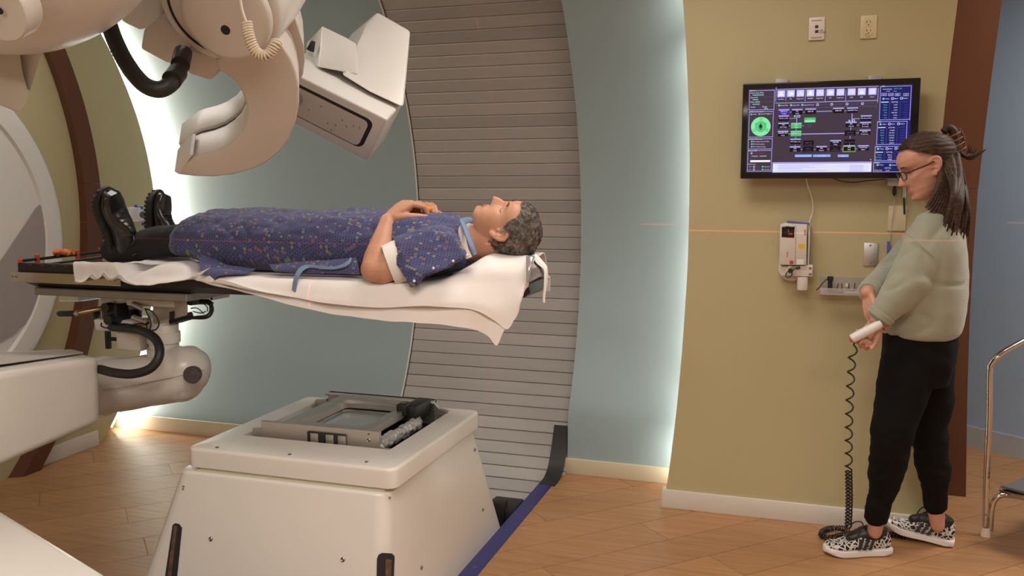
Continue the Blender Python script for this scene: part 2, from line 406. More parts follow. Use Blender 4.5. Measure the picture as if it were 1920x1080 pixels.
# ================================================================== detector unit standing in the pit
def rrect(x0, x1, y0, y1, r, z, n=5):
    out = []
    for cx, cy, a0 in ((x1 - r, y1 - r, 0), (x0 + r, y1 - r, 90), (x0 + r, y0 + r, 180), (x1 - r, y0 + r, 270)):
        for i in range(n): a = R(a0 + 90 * i / (n - 1)); out.append(Vector((cx + r * math.cos(a), cy + r * math.sin(a), z)))
    return out
det = thing('detector_unit', 'squat white sloping-sided detector unit with a square steel-framed window on its lid', 'detector', (-1.55, 2.8, -.46))
# lid (a square frame with rounded edges)
lx0, lx1, ly0, ly1, lz0, lz1 = -1.937, -1.164, 2.42, 3.197, .492, .560
hx0, hx1, hy0, hy1 = -1.84, -1.27, 2.606, 3.15
bm = BM(); b_ = .012
loops = [rrect(hx0, hx1, hy0, hy1, .004, lz0), rrect(hx0, hx1, hy0, hy1, .004, lz1)]
loops += [rrect(lx0 + b_, lx1 - b_, ly0 + b_, ly1 - b_, .02, lz1)]
for t in range(1, 5):
    a = R(90 * t / 4); loops.append(rrect(lx0 + b_ - b_ * math.sin(a), lx1 - b_ + b_ * math.sin(a), ly0 + b_ - b_ * math.sin(a), ly1 - b_ + b_ * math.sin(a), .02 + b_ * math.sin(a), lz1 - b_ + b_ * math.cos(a)))
loops += [rrect(lx0, lx1, ly0, ly1, .032, lz0 + .004), rrect(lx0 + .004, lx1 - .004, ly0 + .004, ly1 - .004, .03, lz0)]
V = ring_faces(bm, loops, True, False, False)
for i in range(len(V[0])): bm.faces.new([V[-1][i], V[-1][(i + 1) % len(V[0])], V[0][(i + 1) % len(V[0])], V[0][i]])
lid = obj('lid', bm, M_WHITE, det)
for px, py in ((407, 839.5), (543, 852.5), (687, 866.5)): bolt('screw', atz(px, py, .56), (0, 0, 1), .006, M_SCREW, lid, .003)
# body: sloping sides with round corners, open dark gap under the lid
bm = BM()
def brect(t, z, r, ins=0):
    return rrect(-1.968 - .142 * t + ins, -1.186 + .034 * t - ins, 2.405 - .105 * t + ins, 3.21 + .24 * t - ins, r, z)
top = .483
ls = [brect(0, top, .03, .05), brect(0, top, .045, .012)]
for k in range(1, 5): a = R(90 * k / 4); ls.append(brect(0, top - .012 + .012 * math.cos(a), .045, .012 * (1 - math.sin(a))))
ls += [brect(1, .0, .055), brect(1, -.46, .055)]
ring_faces(bm, ls, True, True, True)
body = obj('body', bm, M_WHITE, det, sharp=50)
bm = BM(); box(bm, (-1.90, 2.46, .45), (-1.20, 3.16, .50)); obj('neck', bm, M_MOUNT, det)
M_SHIM = mat('cream_shim', (.62, .56, .38), .6)
for k in range(3):
    bm = BM(); box(bm, (-1.90 + .012 * k, 2.425 + .003 * k, .4835 + .0032 * k), (-1.20 - .004 * k, 2.50, .486 + .0032 * k), M=Matrix.Rotation(0, 4, 'X'))
    obj('shim', bm, M_SHIM, det)
bm = BM(); box(bm, (hx0 - .01, hy0 - .01, .47), (hx1 + .01, hy1 + .01, .505)); obj('well', bm, M_DARK, det)  # shade deep in the lid opening is put into this black
# steel carriage
def plate(pts, y0, y1, m=M_STEEL, name='crossbar', par=det, bev=.0015):
    bm = BM(); prism(bm, [(x, y0, z) for x, z in pts], (0, y1 - y0, 0), bev, 1); return obj(name, bm, m, par)
cb = plate([(-1.775, .51), (-1.30, .51), (-1.272, .518), (-1.272, .549), (-1.315, .549), (-1.325, .560), (-1.325, .607), (-1.789, .607), (-1.789, .53)], 2.640, 2.655)
bm = BM(); box(bm, (-1.60, 2.632, .53), (-1.45, 2.6405, .588), .004); pocket = obj('pocket', bm, M_DARK, cb)
for xx in (-1.585, -1.525, -1.478):
    bm = BM(); box(bm, (xx, 2.630, .532), (xx + .03, 2.633, .583), .001); obj('rib', bm, M_ALU, pocket)
bolt('screw', (-1.365, 2.640, .575), (0, -1, 0), .006, M_SCREW, cb); bolt('screw', (-1.365, 2.640, .596), (0, -1, 0), .003, M_DARK, cb, .001)
plate([(-1.835, .51), (-1.775, .51), (-1.775, .568), (-1.79, .575), (-1.83, .575)], 2.648, 2.662, name='end_block')
cb2 = plate([(-1.79, .51), (-1.32, .51), (-1.32, .606), (-1.79, .606)], 3.112, 3.13)
bm = BM(); box(bm, (-1.79, 3.09, .596), (-1.32, 3.135, .606), .002); obj('flange', bm, M_STEEL, cb2)
plate([(-1.32, .55), (-1.26, .55), (-1.26, .57), (-1.30, .575), (-1.32, .60)], 3.10, 3.118, name='end_block')
plate([(-1.85, .55), (-1.79, .55), (-1.79, .58), (-1.84, .575)], 3.10, 3.118, name='end_block')
# window frame
bm = BM()
V = ring_faces(bm, [rrect(-1.655, -1.425, 2.72, 3.02, .02, .575), rrect(-1.672, -1.412, 2.70, 3.035, .024, .588), rrect(-1.672, -1.412, 2.70, 3.035, .024, .602),
                    rrect(-1.718, -1.375, 2.656, 3.095, .004, .602), rrect(-1.718, -1.375, 2.656, 3.095, .004, .575)], True, False, False)
for i in range(len(V[0])): bm.faces.new([V[-1][i], V[-1][(i + 1) % len(V[0])], V[0][(i + 1) % len(V[0])], V[0][i]])
fr = obj('window_frame', bm, M_STEEL, det)
bm = BM(); box(bm, (-1.70, 2.68, .557), (-1.40, 3.07, .566)); obj('glass', bm, mat('grey_glass', (.26, .31, .32), .05, spec=.8, coat=.6), fr)  # reflection of the blue wall is put into the glass base colour
bm = BM(); V = ring_faces(bm, [rrect(-1.66, -1.437, 2.735, 3.015, .02, .565), rrect(-1.66, -1.437, 2.735, 3.015, .02, .570), rrect(-1.668, -1.43, 2.728, 3.022, .024, .570), rrect(-1.668, -1.43, 2.728, 3.022, .024, .565)], True, False, False)
for i in range(len(V[0])): bm.faces.new([V[-1][i], V[-1][(i + 1) % len(V[0])], V[0][(i + 1) % len(V[0])], V[0][i]])
obj('inner_bezel', bm, M_CHROME, fr)
bm = BM(); box(bm, (-1.385, 2.95, .56), (-1.33, 3.10, .618), .006); box(bm, (-1.40, 2.93, .585), (-1.36, 2.985, .628), .005)
clampo = obj('clamp_block', bm, M_BLACK, det); bolt('knob', (-1.38, 2.957, .628), (0, 0, 1), .007, M_CHROME, clampo)
bm = BM(); wpth = smoothpath([(-1.345, 2.68, .545), (-1.343, 2.78, .548), (-1.34, 2.88, .547), (-1.335, 2.98, .55)], 16)
tube(bm, wpth, [.023 + .001 * math.sin(i * .9) for i in range(len(wpth))], 28)
for v in bm.verts: v.co += Vector((fbm(v.co, 70), fbm(v.co + Vector((3, 1, 2)), 70), fbm(v.co + Vector((7, 7, 1)), 70))) * .008
obj('plastic_wrap', bm, mat('crinkled_plastic', (.36, .345, .34), .14, .1, spec=.9, bump=.8, bscale=70), det, sharp=180)
# slots (dark panels, recess shade put into the colour), bolts, stains on the body
def on_front(px, py):   # point on the front face of the body
    t = .5
    for _ in range(6):
        p = at(px, py, 2.405 - .105 * t); t = (top - p.z) / top
    return p
def on_right(px, py):
    t = .5
    for _ in range(6):
        p = atx(px, py, -1.186 + .034 * t); t = (top - p.z) / top
    return p
nf = Vector((0, -1, .217)).normalized(); nr = Vector((1, 0, .07)).normalized()
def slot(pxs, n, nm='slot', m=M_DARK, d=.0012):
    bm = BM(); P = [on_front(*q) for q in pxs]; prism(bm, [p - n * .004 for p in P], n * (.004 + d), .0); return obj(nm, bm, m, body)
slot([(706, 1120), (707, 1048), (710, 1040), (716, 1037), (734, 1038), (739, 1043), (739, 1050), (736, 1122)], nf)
slot([(722, 1120), (724, 1048), (735, 1050), (732, 1121)], nf, 'slot_plate', mat('rusty_plate', (.16, .09, .06), .5, .5, var=.4, vscale=40), .002)
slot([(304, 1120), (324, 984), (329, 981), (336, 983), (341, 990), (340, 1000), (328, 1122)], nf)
slot([(309, 1122), (327, 985), (333, 986), (317, 1122)], nf, 'slot_plate', MATS['rusty_plate'], .002)
for px, py in ((395, 1010.5), (643, 1049), (344, 912), (343, 917)): bolt('screw', on_front(px, py), nf, .0075 if px > 350 else .003, M_SCREW, body)
for px, py in ((890, 843), (905, 955.5), (790, 1064), (731, 933)): bolt('screw', on_right(px, py), nr, .007 if px > 735 else .003, M_SCREW, body)
bm = BM(); box(bm, (-1.30, 3.62, -.12), (-1.16, 3.78, .0), .01); box(bm, (-1.27, 3.60, -.06), (-1.20, 3.66, .035), .008)
obj('limit_switch', bm, M_BLACK, det)

# ================================================================== white housings at the left
e0, e1 = atz(0, 945, .45), atz(225, 1080, .45); dd = (e1 - e0).normalized(); nn = Vector((dd.y, -dd.x, 0))
bm = BM(); e0b = e0 - dd * .35; c1 = e1 + dd * .06
hexa(bm, [Vector((*(p).xy, 0)) for p in (e0b, c1, c1 + nn * .75, e0b + nn * .75)], [p + Vector((0, 0, 0)) for p in (e0b, c1, c1 + nn * .75 + Vector((0, 0, .03)), e0b + nn * .75 + Vector((0, 0, .03)))], .045, 5)
t_ = thing('equipment_housing', 'low white rounded housing standing on the wood floor', 'housing', (c1.x - .4, c1.y - .2, 0)); obj('shell', bm, M_WHITE, t_, sharp=60)
a, b2 = e0 + nn * .22 + dd * .45, e0 + nn * .22 + dd * 1.1
bm = BM(); box(bm, (-.3, -.0015, .448), (.3, .0015, .4562), M=Matrix.Translation((a.x, a.y, 0)) @ Matrix.Rotation(math.atan2(dd.y, dd.x), 4, 'Z')); obj('seam', bm, M_BEIGE, t_)

# patient positioning robot: white arm, wrist, mount under the couch
rob = thing('couch_robot', 'white robot arm with fat black hose carrying the treatment couch', 'robot arm', (-2.9, 2.2, 0))
bm = BM()
hexa(bm, [at(-150, 940, 1.9), at(188, 793, 2.5), at(150, 755, 2.85), at(-150, 840, 2.3)],
     [at(-150, 722, 1.9), at(186, 668, 2.5), at(128, 654, 2.78), at(-150, 664, 2.25)], .028, 5)
arm = obj('upper_arm', bm, M_WHITE, rob, sharp=60)
bm = BM(); q = [at(-120, 713, 1.945), at(168, 666, 2.49), at(126, 655.5, 2.76), at(-120, 668, 2.26)]
prism(bm, [q[0].lerp(q[3], .25), q[1].lerp(q[2], .25), q[1].lerp(q[2], .8), q[0].lerp(q[3], .8)], (0, 0, .006), .002, 1); obj('cover_strip', bm, mat('grey_cover', (.52, .48, .45), .4), arm)
bm = BM(); box(bm, (-3.35, 1.75, 0), (-2.85, 2.25, .62), .03, 3); obj('base_column', bm, M_WHITE, rob)
# wrist: one smooth casting
yb = 2.72
bm = BM()
cs = [((150, 726), 66), ((195, 724), 64), ((205, 724), 59), ((250, 719), 58), ((285, 712), 57), ((312, 706), 59), ((335, 701), 60), ((355, 698), 56), ((372, 695), 42), ((383, 693), 20), ((385.5, 693), 4)]
P = [at(px, py, yb) for (px, py), r in cs]; rr = [r * .00178 for _, r in cs]
n = 40; rings = []
for p, r in zip(P, rr): rings.append([p + Vector((.02 * math.sin(a_) * 0, math.cos(a_) * r * 1.02, math.sin(a_) * r)) for a_ in [2 * math.pi * i / n for i in range(n)]])
ring_faces(bm, rings); wrist = obj('wrist', bm, M_WHITE, rob, sharp=60)
bm = BM(); p = at(340, 712, yb); ellipsoid(bm, p, (.083, .092, .083), nu=32, nv=20); obj('elbow_shell', bm, M_WHITE, wrist)
c = at(357, 703, yb - .095); bm = BM(); lathe(bm, c + Vector((0, .02, 0)), (.35, -1, 0), [(0, .03), (.022, .032), (.026, .029), (.0265, .012), (.028, .010), (.028, 0)], 28); obj('axis_cap', bm, mat('dark_cap', (.075, .062, .06), .4, .4, var=.3, vscale=60), wrist)
bm = BM(); tube(bm, [at(193, 732, yb - .118), at(240, 725, yb - .113), at(300, 713, yb - .108), at(345, 703.5, yb - .106), at(383, 694, yb - .03)], .0014, 6); obj('seam_line', bm, mat('seam_tan', (.30, .25, .16), .6), wrist)
bm = BM(); lathe(bm, at(192, 725, yb), (1, -.1, 0), [(-.02, .117), (.012, .119), (.016, .116), (.016, .10)], 40); obj('collar', bm, M_WHITE2, wrist)
# vertical neck with ring sections
nk = at(308, 655, yb)
bm = BM(); lathe(bm, Vector((nk.x, nk.y, .80)), (0, 0, 1), [(0, .062), (.03, .062), (.032, .054), (.05, .054), (.052, .060), (.09, .060), (.092, .055), (.12, .055), (.122, .048), (.17, .048)], 32); obj('neck', bm, M_WHITE2, rob)
nb = BM(); box(nb, (-.055, -.04, 0), (.055, .04, .075), .01, 3, Matrix.Translation((nk.x - .115, nk.y - .02, .82))); obj('neck_bracket', nb, M_BEIGE, rob)
c0 = at(228, 575, 2.75)
def ring_z(name, z0, z1, r, m, cx=c0.x, cy=c0.y, par=rob, bev=.003):
    bm = BM(); cyl(bm, (cx, cy, z0), (cx, cy, z1), r, n=36, bev=bev); return obj(name, bm, m, par)
ring_z('tool_flange', .965, 1.03, .070, M_ALU); ring_z('tool_changer_band', .932, .966, .071, M_BLACK); 
bm = BM()
hexa(bm, [(c0.x - .068, c0.y - .07, .885), (c0.x + .10, c0.y - .07, .89), (c0.x + .10, c0.y + .07, .89), (c0.x - .068, c0.y + .07, .885)],
     [(c0.x - .072, c0.y - .075, .933), (c0.x + .12, c0.y - .075, .933), (c0.x + .12, c0.y + .075, .933), (c0.x - .072, c0.y + .075, .933)], .01, 2); obj('tool_plate', bm, M_WHITE2, rob)
bm = BM(); box(bm, (-2.33, 2.62, 1.0), (-2.12, 2.95, 1.03), .004); obj('flange_block', bm, M_ALU, rob)
bm = BM()
hexa(bm, [at(287, 607, 2.66), at(350, 591, 2.66), at(352, 591, 2.84), at(290, 607, 2.84)], [at(287, 562, 2.66), at(350, 551, 2.66), at(352, 551, 2.84), at(290, 562, 2.84)], .003, 1)
gb = obj('gear_box', bm, M_ALU, rob)
bm = BM(); prism(bm, [at(318, 599, 2.659), at(327, 597, 2.659), at(327, 583, 2.659), at(318, 585, 2.659)], (0, -.0015, 0)); obj('port', bm, M_DARK, gb)
for q in ((298, 563), (345, 555), (345, 586)): bolt('screw', at(*q, 2.66), (0, -1, 0), .003, M_SCREW, gb, .002)
bm = BM(); prism(bm, [at(262, 607, 2.70), at(322, 592, 2.70), at(326, 606, 2.70), at(300, 614, 2.70), at(264, 618, 2.70)], (0, .12, 0), .003, 1); obj('under_plate', bm, M_BLACK, rob)
bm = BM(); box(bm, (c0.x + .0, 2.655, .925), (c0.x + .062, 2.72, .995), .004); cyl(bm, (c0.x + .03, 2.66, .985), (c0.x + .03, 2.63, .985), .018, n=16); cyl(bm, (c0.x + .04, 2.66, .94), (c0.x + .04, 2.63, .94), .019, n=16)
conn = obj('connector_block', bm, M_BLACK, rob)
for (x0_, y0_), (x1_, y1_) in (((250, 570), (268, 580)), ((250, 595), (272, 603))):
    bm = BM(); tube(bm, [at(x0_, y0_, 2.62), at(x1_, y1_, 2.60)], [.010, .007], 12); obj('plug', bm, M_ALU, conn)
for path in ([(268, 580), (280, 581), (292, 592), (298, 607), (292, 618), (280, 620)], [(272, 578), (278, 592), (283, 605), (281, 618)], [(190, 605), (191, 612), (205, 615), (240, 610), (270, 606)]):
    bm = BM(); tube(bm, smoothpath([at(*q, 2.61) for q in path], 6), .0028, 8); obj('cable', bm, M_BLACK, rob)
bm = BM(); tube(bm, [at(263, 609, 2.63), at(272, 613, 2.63)], .006, 8); obj('yellow_tag', bm, mat('yellow_plastic', (.65, .40, .02), .5), rob)
# motor and cable loops on the right of the gear box
bm = BM(); hexa(bm, [at(354, 573, 2.68), at(374, 571, 2.68), at(374, 571, 2.80), at(354, 573, 2.80)], [at(353, 548, 2.68), at(373, 549, 2.68), at(373, 549, 2.80), at(353, 548, 2.80)], .004, 2); mo = obj('motor', bm, M_BLACK, rob)
bm = BM(); tube(bm, [at(373, 566, 2.72), at(390, 566, 2.72), at(397, 571, 2.72)], .010, 12); tube(bm, [at(374, 552, 2.74), at(396, 551, 2.74), at(397, 562, 2.74)], .004, 8); obj('motor_plug', bm, M_BLACK, mo)
for k, path in enumerate(([(397, 570), (399, 582), (393, 593), (380, 597), (350, 597), (328, 603)], [(394, 572), (394, 584), (386, 592), (370, 594), (345, 597)], [(360, 565), (376, 566), (388, 575), (389, 584)], [(358, 578), (370, 578), (382, 588)], [(362, 584), (376, 587), (386, 584)])):
    bm = BM(); tube(bm, smoothpath([at(*q, 2.71 - .008 * k) for q in path], 6), .0042 if k < 2 else .002, 8); obj('cable', bm, M_BLACK, rob)
# hand lever
bm = BM(); tube(bm, [at(140, 588, 2.66), at(166, 583, 2.68), at(196, 577, 2.72)], .0085, 12); lv = obj('lever_rod', bm, mat('brass', (.50, .36, .14), .28, 1), rob)
bm = BM(); tube(bm, [at(108, 588, 2.655), at(112, 588, 2.655), at(140, 588, 2.66), at(142, 588, 2.66)], [.006, .0115, .0115, .009], 16); obj('grip', bm, M_BLACK, lv)
bm = BM(); tube(bm, [at(141, 588, 2.66), at(148, 586, 2.663)], .0105, 16); obj('ferrule', bm, M_CHROME, lv)
# fat hose
bm = BM()
path = smoothpath([at(186, 692, 2.52), at(215, 699, 2.50), at(250, 701, 2.50), at(283, 690, 2.51), at(299, 665, 2.53), at(293, 638, 2.56), at(270, 622, 2.60), at(240, 615, 2.64), at(205, 612, 2.70), at(184, 600, 2.76), at(180, 582, 2.80)], 12)
tube(bm, path, [.0155 + .0012 * (i % 2) for i in range(len(path))], 16); obj('hose', bm, M_RUBBER, rob, sharp=80)
br = BM(); box(br, (-.02, 0, 0), (.0, .02, .13), .003, 1, Matrix.Translation(at(204, 655, 2.9))); box(br, (0, 0, .035), (.09, .015, .05), .003, 1, Matrix.Translation(at(204, 655, 2.9))); obj('cable_bracket', br, M_BLACK, rob)

# ================================================================== treatment couch
couch = thing('treatment_couch', 'long black carbon treatment couch with steel side rails', 'couch', (-1.8, 2.8, 1.03))
CZ = 1.122; CY0, CY1 = 2.555, 3.055; CX0, CX1 = -2.775, -.815
bm = BM()
sec = [(CY0 + .012, CZ), (CY0, CZ - .01), (CY0, 1.085), (CY0 + .03, 1.06), (CY1 - .03, 1.06), (CY1, 1.085), (CY1, CZ - .01), (CY1 - .012, CZ)]
rings = [[(x, 2.805 + (y - 2.805) * s, CZ - (CZ - z) * k) for y, z in sec] for x, s, k in ((CX0, .97, .55), (CX0 + .02, 1, .8), (CX0 + .07, 1, 1), (-2.0, 1, .98), (-1.4, 1, .9), (-1.10, .97, .88), (-1.02, .74, .85), (-.95, .56, .8), (CX1 - .02, .45, .75), (CX1, .41, .5))]
ring_faces(bm, rings); top_o = obj('couch_top', bm, M_CARBON, couch, sharp=30)
bm = BM(); box(bm, (-2.71, CY0 + .02, 1.030), (-2.03, 2.99, 1.058), .003, 1); obj('mount_plate', bm, M_MOUNT, couch)
bm = BM(); hexa(bm, [at(110, 566, 2.62), at(147, 566, 2.62), at(190, 560, 2.90), at(150, 560, 2.90)], [at(110, 545, 2.62), at(147, 545, 2.62), at(190, 543, 2.90), at(150, 543, 2.90)], .003, 1); obj('junction_box', bm, M_WHITE2, couch)
bm = BM(); box(bm, (-2.785, CY0 - .012, 1.080), (-2.283, CY0 - .002, 1.118), .003, 2); rail = obj('side_rail', bm, mat('polished_steel', (.50, .44, .37), .22, 1, var=.05, vscale=10, aniso=(6, 1, 1)), couch)
for x in (-2.774, -2.757, -2.325, -2.305): bolt('screw', (x, CY0 - .012, 1.10), (0, -1, 0), .004, M_SCREW, rail, .002)
bm = BM(); box(bm, (-2.785, CY1 + .002, 1.080), (-2.283, CY1 + .012, 1.118), .003, 2); obj('side_rail', bm, MATS['polished_steel'], couch)
# raised indexing frame at the foot
for y in (CY0 + .004, CY1 - .026):
    bm = BM(); box(bm, (-2.765, y, 1.115), (-2.30, y + .022, 1.150), .003, 1); fr_ = obj('indexing_rail', bm, M_BLACK, couch)
    for k in range(6):
        bm = BM(); box(bm, (-2.71 + .055 * k, y - .0015, 1.140), (-2.695 + .055 * k, y + .0235, 1.1515), .001, 1); obj('notch', bm, mat('notch_grey', (.05, .047, .045), .5), fr_)
bm = BM(); tube(bm, [(-2.755, CY0 + .01, 1.157), (-2.745, CY1 - .01, 1.165)], .006, 10); tube(bm, [(-2.69, CY0 + .02, 1.140), (-2.69, CY1 - .02, 1.150)], .005, 8); obj('end_rod', bm, M_BLACK, couch)
M_ORANGE = mat('orange_plastic', (.72, .13, .04), .5)
def on_rod(px):              # point of the end rod seen at this column of the photograph
    lo, hi = 0., 1.; a, b_ = Vector((-2.755, CY0 + .01, 1.157)), Vector((-2.745, CY1 - .01, 1.165))
    for _ in range(30):
        t = (lo + hi) / 2; d_ = a.lerp(b_, t) - CAM
        if 960 + FPX * d_.dot(_rt) / d_.dot(_fw) < px: lo = t
        else: hi = t
    return a.lerp(b_, lo)
for (px, h) in ((36, .014), (70, .035), (145, .035), (189, .035)):
    p = on_rod(px); bm = BM(); cyl(bm, (p.x, p.y, p.z - h / 2), (p.x, p.y, p.z + h / 2), .0085, n=14, bev=.001); obj('locking_pin', bm, mat('red_orange_plastic', (.55, .07, .025), .45), couch)
bm = BM(); box(bm, (-2.74, CY0 + .03, CZ), (-2.42, CY1 - .03, CZ + .004), .001); obj('clear_panel', bm, mat('smoked_panel', (.10, .085, .07), .08, spec=.8), couch)
# crumpled orange strap lying on the foot end
p = on_rod(116) + Vector((.004, 0, .015)); bm = BM()
pts = [p + Vector((.012 * math.sin(i * 1.7), .085 * (i / 12 - .5), .004 * math.sin(i * 2.1))) for i in range(13)]
tube(bm, smoothpath(pts, 4), .013, 10, flat=.7)
for v in bm.verts: v.co += Vector((mnoise.noise(v.co * 50), 0, mnoise.noise(v.co * 70 + Vector((5, 0, 0))))) * .006
tag(obj('strap', bm, mat('orange_fabric', (.68, .17, .05), .8, var=.1), sharp=70), 'crumpled orange strap lying at the foot end of the couch', 'strap')

# ================================================================== imaging ring, its joint and the snout
cr = thing('imaging_ring', 'beige C-shaped imaging ring hanging above the couch from a jointed arm', 'imaging ring', at(430, 80, 2.5))
ee = Vector((-.42, .70, .59)).normalized(); P0 = at(430, 230, 2.36)
outer = [(327, 322), (336, 329), (365, 332), (400, 333), (435, 329), (470, 320), (500, 306), (525, 286), (543, 260), (555, 228), (561, 195), (561, 165), (556, 138), (547, 112), (533, 90), (515, 72), (490, 58), (455, 60), (425, 80), (405, 115)]
inner = [(412, 134), (430, 144), (444, 158), (455, 177), (462, 198), (463, 215), (459, 234), (450, 251), (436, 266), (418, 278), (397, 286), (372, 292), (360, 297)]
op = [atp(*q, P0, ee) for q in outer]; ip = [atp(*q, P0, ee) for q in inner]
def csweep(t0, t1, ins=0.0, bev=.010):
    cen = atp(430, 220, P0, ee); pts = op + ip
    if ins:
        N_ = len(pts); q = []
        for i in range(N_):
            d = (pts[(i + 1) % N_] - pts[i - 1]).normalized(); q.append(pts[i] + ee.cross(d) * -ins)
        pts = q
    bm = BM(); vb = [bm.verts.new(p + ee * t0) for p in pts]; vt = [bm.verts.new(p + ee * t1) for p in pts]; N_ = len(pts)
    f0 = bm.faces.new(vb); f1 = bm.faces.new(vt[::-1])
    for i in range(N_): bm.faces.new([vb[i], vt[i], vt[(i + 1) % N_], vb[(i + 1) % N_]])
    bmesh.ops.recalc_face_normals(bm, faces=bm.faces)
    if bev: bmesh.ops.bevel(bm, geom=list(set(f0.edges) | set(f1.edges)), offset=bev, segments=3, profile=.5, affect='EDGES', clamp_overlap=True)
    bmesh.ops.triangulate(bm, faces=[f for f in bm.faces if len(f.verts) > 6])
    return bm
obj('front_ring', csweep(0, .135), M_BEIGE, cr, sharp=40); obj('rear_ring', csweep(.150, .29), M_WHITE2, cr, sharp=40)
obj('seal', csweep(.130, .155, .006, 0), M_DARK, cr)
q = [atp(x, y, P0, ee) - ee * .0008 for x, y in ((327, 321), (334, 326), (349, 306), (362, 290), (356, 290), (345, 297))]
bm = BM(); prism(bm, q, ee * .12, 0); obj('end_cap', bm, M_WHITE2, cr)
# outer gimbal shell behind the ring
bm = BM(); P1 = P0 + ee * .16
so = [(500, -60), (530, -8), (548, 20), (561, 50), (569, 85), (571, 115), (569, 140), (562, 152)]; si = [(556, 128), (552, 100), (543, 72), (530, 46), (515, 26), (490, -60)]
prism(bm, [atp(*q_, P1, ee) for q_ in so + si], ee * .17, .006, 2); sh = obj('gimbal_shell', bm, M_BEIGE, cr, sharp=40)
bm = BM(); prism(bm, [atp(*q_, P1 + ee * .05, ee) for q_ in [(553, 150), (556, 128), (552, 100), (543, 72), (530, 46), (515, 26), (490, 20), (500, 60), (530, 90)]], ee * .10, 0); obj('gimbal_core', bm, M_BEIGE, cr)
# joint: drum with a round cover, facing the room
ax = Vector((.12, -.86, -.50)).normalized(); jc = at(403, 12, 2.16)
bm = BM(); lathe(bm, jc - ax * .34, ax, [(0, .16), (.10, .172), (.24, .178), (.30, .178), (.318, .170), (.322, .160), (.322, .145)], 64); jt = obj('joint_drum', bm, M_WHITE, cr, sharp=50)
bm = BM(); lathe(bm, jc - ax * .02, ax, [(0, .148), (.006, .148), (.006, .143), (.0, .142)], 64); obj('joint_groove', bm, M_DARK, jt)
bm = BM(); lathe(bm, at(423, 30, 2.15) - ax * .02, ax, [(0, .128), (.02, .128), (.028, .122), (.031, .112), (.033, .05), (.033, 0.001)], 64); cv = obj('joint_cover', bm, M_BEIGE, jt, sharp=50)
bm = BM(); p = atp(423, 56, at(423, 30, 2.15) + ax * .0125, ax); lathe(bm, p, ax, [(0, .0135), (.0018, .0135), (.0018, 0.001)], 24); obj('hole_plug', bm, M_DARK, cv)
bm = BM(); prism(bm, [atp(x, y, jc - ax * .1, ax) for x, y in ((262, 92), (268, 57), (300, 30), (360, 80), (345, 125), (310, 118))], -ax * .2, .01, 2); obj('motor_cover', bm, M_BEIGE, cr, sharp=45)
bm = BM(); prism(bm, [atp(x, y, jc - ax * .06, ax) for x, y in ((352, 95), (430, 105), (412, 128), (395, 152), (352, 138))], -ax * .14, .008, 2); obj('lower_cover', bm, M_BEIGE, cr, sharp=45)
bm = BM(); prism(bm, [atp(x, y, jc - ax * .25, ax) for x, y in ((200, -40), (300, -60), (310, 60), (262, 55), (225, 45))], -ax * .2, .02, 2); obj('arm_link', bm, M_WHITE, cr, sharp=45)
# big black hose
bm = BM(); path = smoothpath([at(176, -75, 1.95), at(184, -30, 2.05), at(190, 5, 2.10), at(200, 32, 2.10), at(215, 75, 2.08), at(238, 120, 2.06), at(268, 157, 2.05), at(298, 168, 2.06), at(322, 155, 2.09), at(335, 132, 2.14), at(341, 112, 2.2)], 14)
tube(bm, path, [.0225 + .0008 * (i % 2) for i in range(len(path))], 18); hs = obj('hose', bm, M_RUBBER, cr, sharp=80)
bm = BM(); tube(bm, [at(322, 150, 2.085), at(333, 136, 2.13)], .027, 20); tube(bm, [at(338, 122, 2.15), at(343, 100, 2.22)], .026, 20); obj('hose_clamp', bm, M_BLACK, hs)
# coiled cream cord on the drum
def coil(path, r, wire, turns, n=10):
    P = smoothpath(path, 12); L = [0]
    for a_, b_ in zip(P[:-1], P[1:]): L.append(L[-1] + (b_ - a_).length)
    out = []; N_ = turns * n; u = None
    for i in range(N_ + 1):
        s = L[-1] * i / N_; k = 0
        while k < len(L) - 2 and L[k + 1] < s: k += 1
        t = (s - L[k]) / max(1e-9, L[k + 1] - L[k]); p = P[k].lerp(P[k + 1], t); d = (P[k + 1] - P[k]).normalized()
        if u is None: u, v = frame(d)
        else: u = (u - d * u.dot(d)).normalized(); v = d.cross(u)
        a_ = 2 * math.pi * i / n; rr_ = r(s / L[-1]) if callable(r) else r
        out.append(p + (u * math.cos(a_) + v * math.sin(a_)) * rr_)
    return out
M_CREAM = mat('cream_cord', (.66, .57, .42), .5)
bm = BM(); tube(bm, coil([at(462, 42, 2.06), at(468, 72, 2.06), at(481, 98, 2.07), at(500, 104, 2.08), at(514, 88, 2.09), at(519, 78, 2.10)], .0125, .0035, 23, 12), .0036, 6); cd = obj('coiled_cord', bm, M_CREAM, cr, sharp=80)
bm = BM(); tube(bm, smoothpath([at(448, -30, 2.1), at(452, 10, 2.09), at(458, 32, 2.075), at(463, 44, 2.065)], 6), .004, 8); obj('cord_lead', bm, M_CREAM, cr)

